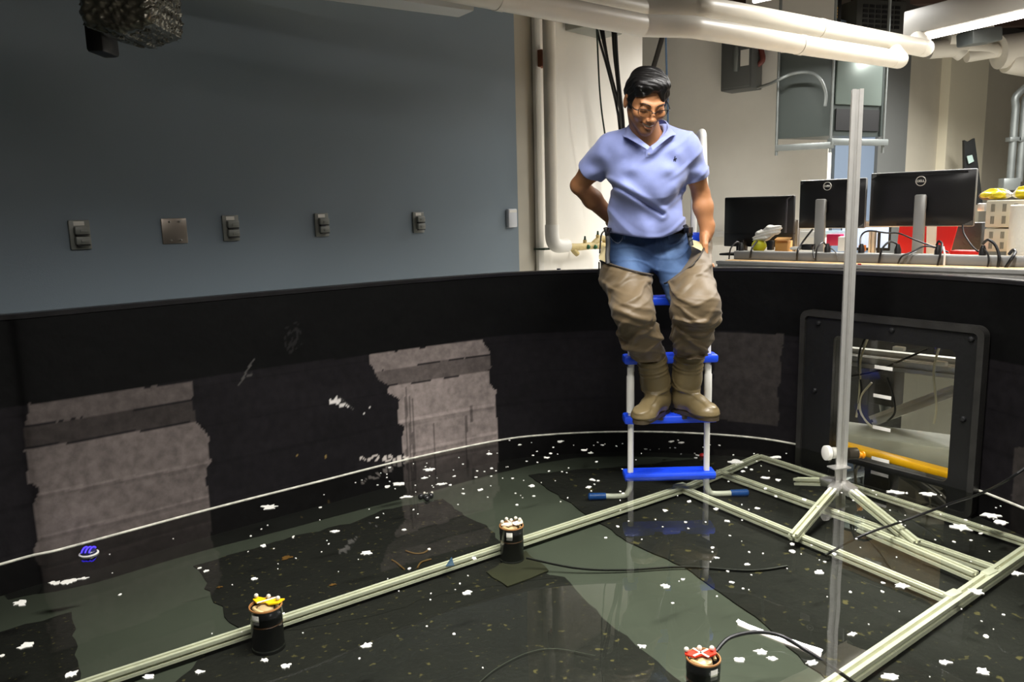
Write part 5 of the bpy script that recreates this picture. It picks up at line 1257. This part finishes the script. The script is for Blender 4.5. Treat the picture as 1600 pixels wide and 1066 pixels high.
# shirt
cufL = shL*.42+elL*.58; cufR = shR*.40+elR*.60
adL = nrm(elL-shL); adR = nrm(elR-shR)
hemC = J(1008, 362, 3.2)
def folds(p, k):
    x, y, z = (p-chest).T
    a = .0035*np.sin(26*(x*.6+z)+3*np.sin(17*x)+2)*np.clip((-.02-z)*8, 0, 1)
    r = 1-np.abs(np.sin(19*(z+.55*x)+1.6*np.sin(11*x+2)+.5)); a = a+.0075*np.clip(r-.45, 0, 1)*np.clip((.0-z)*7, 0, 1)
    b = 1-np.abs(np.sin(30*(z-.5*x)+2.0*np.sin(9*x+1))); a = a+.006*np.clip(b-.5, 0, 1)*np.clip((x-.02)*12, 0, 1)
    # the deep crease from the armpit at the left across the belly
    c0, c1 = J(953, 284, 3.0), J(1035, 335, 3.06)
    e = cap(np.stack([p[:, 0], p[:, 1]*.0+3., p[:, 2]], 1), [c0[0], 3., c0[2]], [c1[0], 3., c1[2]], 0.); a = a-.005*np.exp(-(e/.005)**2)+.004*np.exp(-((e-.014)/.012)**2)
    # pull folds radiating from both armpits
    for ap, sg in ((J(955, 268, 3.05), 1), (J(1070, 268, 3.03), -1)):
        dx, dz = (p[:, 0]-ap[0])*sg, p[:, 2]-ap[2]; rr = np.hypot(dx, dz); th = np.arctan2(dz, dx)
        a = a+.004*np.sin(th*6+1)*np.exp(-((rr-.07)/.035)**2)*np.clip(rr/.05-.4, 0, 1)
    return a*k
def shirt(p):
    d = torso(p, .006)
    lo_ = J(1008, 356, 3.2)
    d = smin(d, ell(p, lo_, (.158, .118, .085), TAX), .04)
    d = smin(d, chain(p, [(shL+[.01, 0, .0], .056), (cufL, .058)], .02), .025); d = smin(d, chain(p, [(shR+[-.01, 0, 0], .056), (cufR, .053)], .02), .025)
    d = smin(d, cap(p, nk1+[0, .01, -.02], nk1+[0, .015, .02], .070), .03)
    d = d-folds(p, 1.5)
    # open cuffs, hem and neckline
    x, y, z = (p-hemC).T
    hem = -(z+.006*np.sin(x*14+1)+.008-.20*np.clip(x-.05, 0, .2)-.05*np.clip(-x-.08, 0, .2)+.010*np.exp(-((x-.0)/.10)**2))
    d = smax(d, hem, .006)
    d = smax(d, np.where((p-shL)@adL > .03, (p-cufL)@adL+.0*x, -1.), .003) if False else d
    c1 = np.maximum((p-cufL)@adL, -(np.linalg.norm(p-shL, axis=1)*0+1)*np.where(ell(p, cufL, (.085, .085, .085)) < .02, -9., 9.)*-1)
    near = (np.linalg.norm(p-cufL, axis=1) < .17) & (p[:, 2] < shL[2]); near2 = (np.linalg.norm(p-cufR, axis=1) < .17) & (p[:, 2] < shR[2])
    lft = near & (p[:, 0] < J(950, 280, 3.1)[0]); rgt = near2 & (p[:, 0] > J(1073, 280, 3.1)[0])
    d = np.where(lft, np.maximum(d, (p-cufL)@adL), d); d = np.where(rgt, np.maximum(d, (p-cufR)@adR), d)
    # cuff openings, neck opening with a V
    d = smax(d, -cap(p, cufL-adL*.02, cufL+adL*.05, .046), .003); d = smax(d, -cap(p, cufR-adR*.02, cufR+adR*.05, .042), .003)
    d = smax(d, -cap(p, nk1+[0, -.0, -.01], HW(0, -.03, -.05)+[0, 0, .05], .062, .066), .006)
    v0 = J(1016, 229, 2.98)
    vv_ = np.stack([p[:, 0]-v0[0], p[:, 1], p[:, 2]-v0[2]], 1)
    vcut = np.maximum(np.abs(vv_[:, 0]-.003)*1.0-np.clip((vv_[:, 2]+.0)*.60, -.05, .08)-.000, p[:, 1]-nk1[1]-.0)
    d = smax(d, -np.maximum(vcut, -(vv_[:, 2]+.012)), .004)
    return d
M_SH = mat('periwinkle polo cotton', (134, 145, 198), .8, bump=.12, bscale=420, var=.04, vscale=30, sheen=.3)
lo = np.array([shL[0]-.15, 2.82, hemC[2]-.10]); hi = np.array([shR[0]+.15, 3.42, shL[2]+.12])
so_ = sdf_obj('polo_shirt', shirt, lo, hi, .004, M_SH, man, margin=.02)
# collar: two folded leaves, placket and buttons
def collar_leaf(pts_top, pts_bot, name='collar'):
    m = MB(); a = smooth_path(pts_top, 5); b = smooth_path(pts_bot, 5); n = len(a); vs = []; fs = []
    c = nk1
    for i in range(n):
        o = nrm((a[i]-c)*[1, 1, 0]); vs += [a[i], b[i], b[i]+o*.004, a[i]+o*.004]
    for i in range(n-1):
        k = 4*i; q = k+4; fs += [(k, q, q+1, k+1), (k+1, q+1, q+2, k+2), (k+2, q+2, q+3, k+3), (k+3, q+3, q, k)]
    fs += [(0, 1, 2, 3), (4*n-1, 4*n-2, 4*n-3, 4*n-4)]
    m.add(vs, fs); return m.build(name, M_SH, so_, angle=60)
def cj(x, y, d): return J(x, y, d)
collar_leaf([cj(1036, 190, 3.16), cj(1000, 186, 3.17), cj(986, 192, 3.10), cj(986, 203, 3.04), cj(1000, 217, 2.985), cj(1015, 229, 2.965)],
            [cj(1038, 200, 3.19), cj(996, 200, 3.20), cj(975, 206, 3.11), cj(976, 214, 3.02), cj(982, 216, 2.995), cj(1012, 234, 2.955)])
collar_leaf([cj(1000, 186, 3.17), cj(1034, 187, 3.15), cj(1042, 194, 3.08), cj(1042, 204, 3.02), cj(1032, 216, 2.975), cj(1017, 229, 2.965)],
            [cj(1000, 200, 3.20), cj(1040, 197, 3.18), cj(1052, 204, 3.09), cj(1054, 211, 3.01), cj(1046, 214, 2.985), cj(1020, 235, 2.955)])
def onshirt(x, y, off=.0):
    lo_, hi_ = 2.75, 3.2
    ds = np.linspace(2.75, 3.25, 260); pp = np.array([J(x, y, d) for d in ds]); s = shirt(pp); k = np.argmax(s < 0); return J(x, y, ds[k]-off-.002)
pk = MB(); vs = []
ys = np.linspace(231, 246, 7); ctr = lambda y: 1015.5-(y-231)*.02
for y in ys: vs += [onshirt(ctr(y)-6.5, y, .0015), onshirt(ctr(y)+6.5, y, .0015), onshirt(ctr(y)+6.5, y, -.008), onshirt(ctr(y)-6.5, y, -.008)]
fs = []
for i in range(6): k = 4*i; fs += [(k, k+1, k+5, k+4), (k+1, k+2, k+6, k+5), (k+3, k, k+4, k+7)]
fs += [(0, 3, 2, 1), (24, 25, 26, 27)]
pk.add(vs, fs); pk.build('placket', M_SH, so_)
for x, y in ((1009, 229), (1014, 240)): MB().cyl(onshirt(x, y, .0), onshirt(x, y, .005), .0045, None, 12).build('button', mat('shirt button', (190, 196, 226), .3), so_)
# little embroidered rider on the chest
em = MB(); px_, py_ = 1054.5, 248.5
shape = [(-2.2, 1.5), (-2.6, 3.6), (-1.9, 3.8), (-1.3, 2.0), (.4, 1.9), (.9, 3.9), (1.6, 3.9), (1.5, 1.4), (2.3, .2), (3.2, .1), (3.1, -.9), (1.9, -1.6), (1.2, -.6), (.5, -.8), (.6, -2.6), (1.1, -3.4), (.4, -4.2), (-.4, -3.6), (-.5, -2.6), (-1.2, -1.7), (-.8, -.3), (-1.9, .1), (-2.7, 1.0)]
fr_ = [onshirt(px_+u*.95, py_+v*1.1, .0008) for u, v in shape]; em.prism(fr_, (0, .003, 0)); em.build('chest_emblem', mat('navy embroidery', (22, 26, 52), .7), so_, smooth=False)

# belt and jeans
def pelvis(p, g=0):
    d = ell(p, J(1011, 396, 3.26), (.172+g, .122+g, .20+g))
    d = smax(d, (J(1011, 424, 3.2)[2]-p[:, 2]), .03)
    for (a, b) in ((J(982, 400, 3.25), J(983, 480, 2.99)), (J(1048, 400, 3.25), J(1077, 480, 2.99))):
        d = smin(d, cap(p, a, b, .080+g, .064+g), .03)
    return d
def jeans(p):
    d = pelvis(p); x, y, z = (p-J(1020, 400, 3.2)).T
    w_ = 0
    for k, cx in ((1, J(985, 400, 3.2)[0]), (-1, J(1055, 400, 3.2)[0])):
        r = 1-np.abs(np.sin(62*(z+.25*k*x)+1.4*np.sin(20*x))); w_ = w_+.014*np.clip(r-.4, 0, 1)*np.exp(-((p[:, 0]-cx)/.07)**2)
    fly = np.exp(-((x+.0)/.006)**2)*(z > -.06); w_ = w_+.003*fly
    d = d-w_
    return smax(d, (z-(J(1020, 361, 3.2)[2]-J(1020, 400, 3.2)[2])), .006)
def jpaint(V):
    c = np.repeat(np.array(srgb((44, 66, 102)))[None], len(V), 0); n = fbm(V[:, 0]*60+V[:, 1]*30, V[:, 2]*30, 77)
    fade = np.exp(-((np.abs(V[:, 0]-J(1018, 420, 3.1)[0])-.09)/.05)**2)
    f = np.clip(fade*.55+.5*(n-.5), 0, 1)[:, None]; return c*(1-f)+np.array(srgb((88, 114, 152)))*f
lo = J(1012, 385, 3.2)-[.24, .45, .35]; hi = J(1012, 385, 3.2)+[.24, .26, .14]
M_JN = attr_mat('faded blue denim', .75, spec=.3, bump=.2, bscale=350)
jn = sdf_obj('jeans', jeans, lo, hi, .004, M_JN, man, paint=jpaint, margin=.015)
M_JS = mat('pale seam thread', (150, 165, 190), .7)
def onj(x, y, off=0., f=jeans):
    ds = np.linspace(2.75, 3.4, 330); pp = np.array([J(x, y, d) for d in ds]); s = f(pp); k = np.argmax(s < 0); return J(x, y, ds[k]-off)
for q in ([(952, 367), (958, 376), (966, 380), (972, 374), (974, 366)], [(1062, 372), (1068, 378), (1075, 380), (1082, 372)]):
    MB().tube([onj(x, y, .001) for x, y in q], .0018, 6, 4).build('seam_stitch', M_JS, jn)
for x in (975, 1045): MB().prism([onj(x-3, 360, .006), onj(x+3, 360, .006), onj(x+3, 373, .005), onj(x-3, 373, .005)], (0, .004, 0)).build('belt_loop', M_JN, jn) if False else MB().tube([onj(x, 364, .007), onj(x, 369, .008), onj(x, 374, .003)], .005, 8, 3).build('belt_loop', mat('denim loop', (70, 96, 136), .75), jn)
bt = MB(); n = 40; vs = []
cb_ = J(1010, 360, 3.27)
def beltf(p): return ell(p, J(1011, 396, 3.26), (.175, .125, .203))
for x in np.linspace(948, 1080, 34):
    y0 = 361+5*math.exp(-((x-1012)/45)**2); a = onj(x, y0-6, .002, beltf); b = onj(x, y0+2.5, .002, beltf); vs += [a, b, b+[0, .006, 0], a+[0, .006, 0]]
fs = []
for i in range(33): k = 4*i; fs += [(k, k+4, k+5, k+1), (k+2, k+1, k+5, k+6), (k+3, k+7, k+4, k)]
bt.add(vs, fs); bt.build('belt', mat('dark brown leather', (44, 30, 24), .4), man)

# waders: one hip boot per leg
M_WD2 = attr_mat('taupe wader cloth', .5, spec=.4, bump=.1, bscale=300, sheen=.1)
M_BT = mat('olive brown rubber boot', (112, 98, 68), .36, spec=.5, bump=.05, bscale=90, var=.05)
M_SOLE = mat('dark brown sole', (66, 56, 40), .5)
M_TRIM = mat('dark wader hem binding', (46, 40, 32), .6)
def leg(name, label, pts, top_n, top_c, boot, seed, tops):
    def wf_(p):
        d = chain(p, pts, .03)
        ph = seed; zt, zb_ = pts[0][0][2], pts[-1][0][2]; f = np.clip((zt-p[:, 2])/(zt-zb_), 0, 1)
        cx = np.interp(-p[:, 2], [-q[0][2] for q in pts], [q[0][0] for q in pts]); cy = np.interp(-p[:, 2], [-q[0][2] for q in pts], [q[0][1] for q in pts])
        x = p[:, 0]-cx; y = p[:, 1]-cy; z = p[:, 2]; an = np.arctan2(x, -y)      # 0 faces the room
        def fold(freq, tilt, warp, w0, sh):
            u_ = z*freq+tilt*an+warp*np.sin(an*2.0+ph*2+z*11)+.8*np.sin(z*17+an*3+ph)+sh; k_ = np.floor(u_/math.pi)
            r_ = np.sin(u_)**2; lim = np.clip(.55+.75*np.sin(an*1.3+k_*2.4+ph*3+sh), 0, 1)
            return np.clip((r_-w0)/(1-w0), 0, 1)**1.3*lim
        A = (.006+.010*f)*(.45+.55*np.cos(an/2)**2)
        w_ = fold(46, 1.5, .9, .35, 0.)*.8+fold(43, -2.1, .8, .5, 2.1)*.9+fold(84, 2.6, 1.0, .5, 4.)*.32+fold(93, -3.2, 1.3, .55, 1.)*.25
        d = d-A*w_+A*.35
        d = smax(d, (p-top_c)@top_n, .003)
        low = (pts[-1][0][2]-.012-p[:, 2]); return smax(d, low, .004)
    allp = np.array([q[0] for q in pts]); lo = allp.min(0)-.14; hi = allp.max(0)+.14
    def wp(V):
        c = np.repeat(np.array(srgb((98, 83, 60)))[None], len(V), 0); return c
    cu = sdf_obj('wader_leg', wf_, lo, hi, .004, M_WD2, man, label=label, paint=wp, margin=.025, sm=2)
    # dark binding along the slanted top edge
    cc = []
    x_ = np.cross(top_n, [0, 1, 0]); 
    # binding: intersection of the top plane with the leg, traced round
    ctr_ = top_c; a1 = nrm(np.cross(top_n, [0, 1., 0])); a2 = nrm(np.cross(top_n, a1)); loop = []
    for k in range(48):
        t = 2*math.pi*k/48; dr = a1*math.cos(t)+a2*math.sin(t); rr = np.linspace(.0, .2, 200); s = wf_(ctr_-top_n*.006+dr*rr[:, None]); j = np.argmax(s > .004)
        if j: loop.append(ctr_-top_n*.002+dr*(rr[j]-.003))
    MB().tube(loop+[loop[0]], .0028, 6, 2, caps=False).build('hem_binding', M_TRIM, cu)
    # rubber boot
    shaft_top, ankle, heel, toe, sh_r = boot; shaft_top = shaft_top+np.array([0, 0, .018])
    fd = nrm((toe-heel)*[1, 1, 0]); fs_ = np.array([-fd[1], fd[0], 0]); sol = (heel[2]+toe[2])/2
    Lf = np.linalg.norm((toe-heel)[:2])
    FA = [fd, fs_, np.array([0, 0, 1.])]
    def bf_(p):
        d = chain(p, [(shaft_top, sh_r), (shaft_top*.45+ankle*.55, sh_r*.93), (ankle, .050)], .03)
        hb = heel+fd*.045; hb = np.array([hb[0], hb[1], sol+.058])
        d = smin(d, ell(p, hb, (.047, .040, .056), FA), .02)
        mid_ = heel+fd*Lf*.55; tb = toe-fd*.055
        d = smin(d, cap(p, [hb[0], hb[1], sol+.07], [mid_[0], mid_[1], sol+.05], .042, .042), .02)
        d = smin(d, ell(p, [tb[0], tb[1], sol+.034], (.060, .050, .036), FA), .03)
        sp = (p-shaft_top)@nrm(ankle-shaft_top)
        for o, a in ((.018, .005), (.046, .005), (.062, .0045)): d = d-a*np.exp(-((sp-o)/.004)**2)
        # ankle band and heel ribs
        q = (p-np.array([heel[0], heel[1], sol])); u = q@fd; v = q[:, 2]
        band = np.abs((v-.118)+.35*(u-.06)); d = d-.0045*np.exp(-(band/.005)**2)
        d = d-.0025*np.exp(-(np.abs(v-.025-.02*np.clip(u-.12, 0, 1))/.004)**2)
        rib = (u < .035)*(v > .03)*(v < .11); d = d-.0022*rib*np.sin(v*700)
        arc = np.abs(np.hypot(u-.13, (v-.19))-.085); d = d-.0035*np.exp(-(arc/.0035)**2)*(v > .1)*(u < .14)
        d = smax(d, -(p[:, 2]-sol-.012), .003)
        return smax(d, -((p-shaft_top)@nrm(ankle-shaft_top))-.004, .003)
    P_ = np.array([shaft_top, ankle, heel, toe]); b_ = sdf_obj('rubber_boot', bf_, P_.min(0)-.09, P_.max(0)+.09, .0036, M_BT, man, margin=.01)
    # sole with heel block and lugs
    n = 36; ol = []
    for k in range(n):
        t = 2*math.pi*k/n; u = math.cos(t); v = math.sin(t); l = Lf/2+.004; wdt = (.040+.010*u) if u > 0 else .038+.002*u
        if -.2 < u < .4: wdt *= .93
        ol.append(heel+fd*(Lf/2)+fd*l*np.sign(u)*abs(u)**.8+fs_*wdt*np.sign(v)*abs(v)**.8)
    m = MB(); m.prism([(q[0], q[1], sol+.004) for q in ol], (0, 0, .015)); m.build('sole', M_SOLE, b_, angle=30)
    m = MB(); 
    for k in range(4): 
        c_ = heel+fd*(.012+.022*k); m.box((c_[0], c_[1], sol-.006), (.013, .066, .022), ax=fd, bev=.002)
    m.box((heel+fd*.045)*[1, 1, 0]+[0, 0, sol+.004], (.085, .066, .012), ax=fd)
    m.build('heel_block', M_SOLE, b_)
    return cu, wf_
hipL, kneeL, ankL = J(981, 412, 3.22), J(984, 486, 2.97), J(1016, 560, 3.16)
hipR, kneeR, ankR = J(1068, 395, 3.22), J(1088, 478, 2.96), J(1078, 560, 3.16)
sz = SZ[1]+.004
def G(x, y, z): return P(x, y, z)
heelL = np.array([J(1036, 640, 3.24)[0], 3.24, sz]); toeL = P(997, 665, sz)
heelR = np.array([J(1056, 640, 3.25)[0], 3.25, sz]); toeR = P(1118, 660, sz+.0)
cuL, wfL = leg('a', 'wader leg on the left of the picture', [(J(974, 398, 3.23), .098), (J(978, 430, 3.12), .096), (kneeL+[0.012, .0, .0], .076), (J(1000, 525, 3.05), .072), (J(1015, 556, 3.16), .066)],
           nrm(np.array([.28, .0, 1.0])), J(972, 416, 3.17), (J(1018, 566, 3.16), J(1028, 625, 3.21), heelL, toeL, .059), 1.0, None)
cuR, wfR = leg('b', 'wader leg on the right of the picture', [(J(1080, 380, 3.23), .085), (J(1072, 420, 3.14), .092), (kneeR, .088), (J(1082, 525, 3.05), .074), (J(1077, 549, 3.16), .067)],
           nrm(np.array([-.80, .0, 1.0])), J(1070, 405, 3.19), (J(1077, 560, 3.16), J(1070, 622, 3.21), heelR, toeR, .060), 2.7, None)
# beige inner flap and black straps that hold the waders up at the belt
M_IN = mat('beige wader lining', (192, 178, 136), .7)
MB().prism([J(942, 383, 3.20), J(950, 392, 3.12), J(951, 412, 3.07), J(936, 405, 3.10), J(936, 400, 3.14)], (0, .006, 0)).build('inner_flap', M_IN, cuL, angle=30)
MB().prism([J(1079, 374, 3.22), J(1102, 380, 3.16), J(1096, 392, 3.08), J(1080, 384, 3.10)], (0, .006, 0)).build('inner_flap', M_IN, cuR, angle=30)
def strap(pts, w_, par, nm='strap'):
    m = MB(); q = smooth_path(pts, 5); m.loft([(p, (w_, .003)) for p in q], 8, up=(0, 1, 0)); return m.build(nm, M_BLK, par)
strap([J(946, 356, 3.10), J(949, 366, 3.07), J(950, 385, 3.06), J(949, 400, 3.05), J(950, 412, 3.04)], .009, cuL)
strap([J(948, 358, 3.12), J(940, 366, 3.12), J(938, 382, 3.12), J(937, 396, 3.12)], .003, cuL)
strap([J(1070, 352, 3.10), J(1075, 360, 3.07), J(1078, 372, 3.06), J(1080, 384, 3.05)], .009, cuR)
strap([J(936, 410, 3.10), J(936, 420, 3.12), J(935, 430, 3.13)], .003, cuL)
MB().box(J(1078, 362, 3.055), (.022, .008, .034), bev=.002).build('buckle', M_BLK, cuR); MB().box(J(949, 362, 3.065), (.02, .008, .03), bev=.002).build('buckle', M_BLK, cuL)
MB().box(J(1109, 428, 3.1), (.008, .02, .05), bev=.002).build('side_clip', M_BLK, cuR)
# black belt buckle of the trousers side
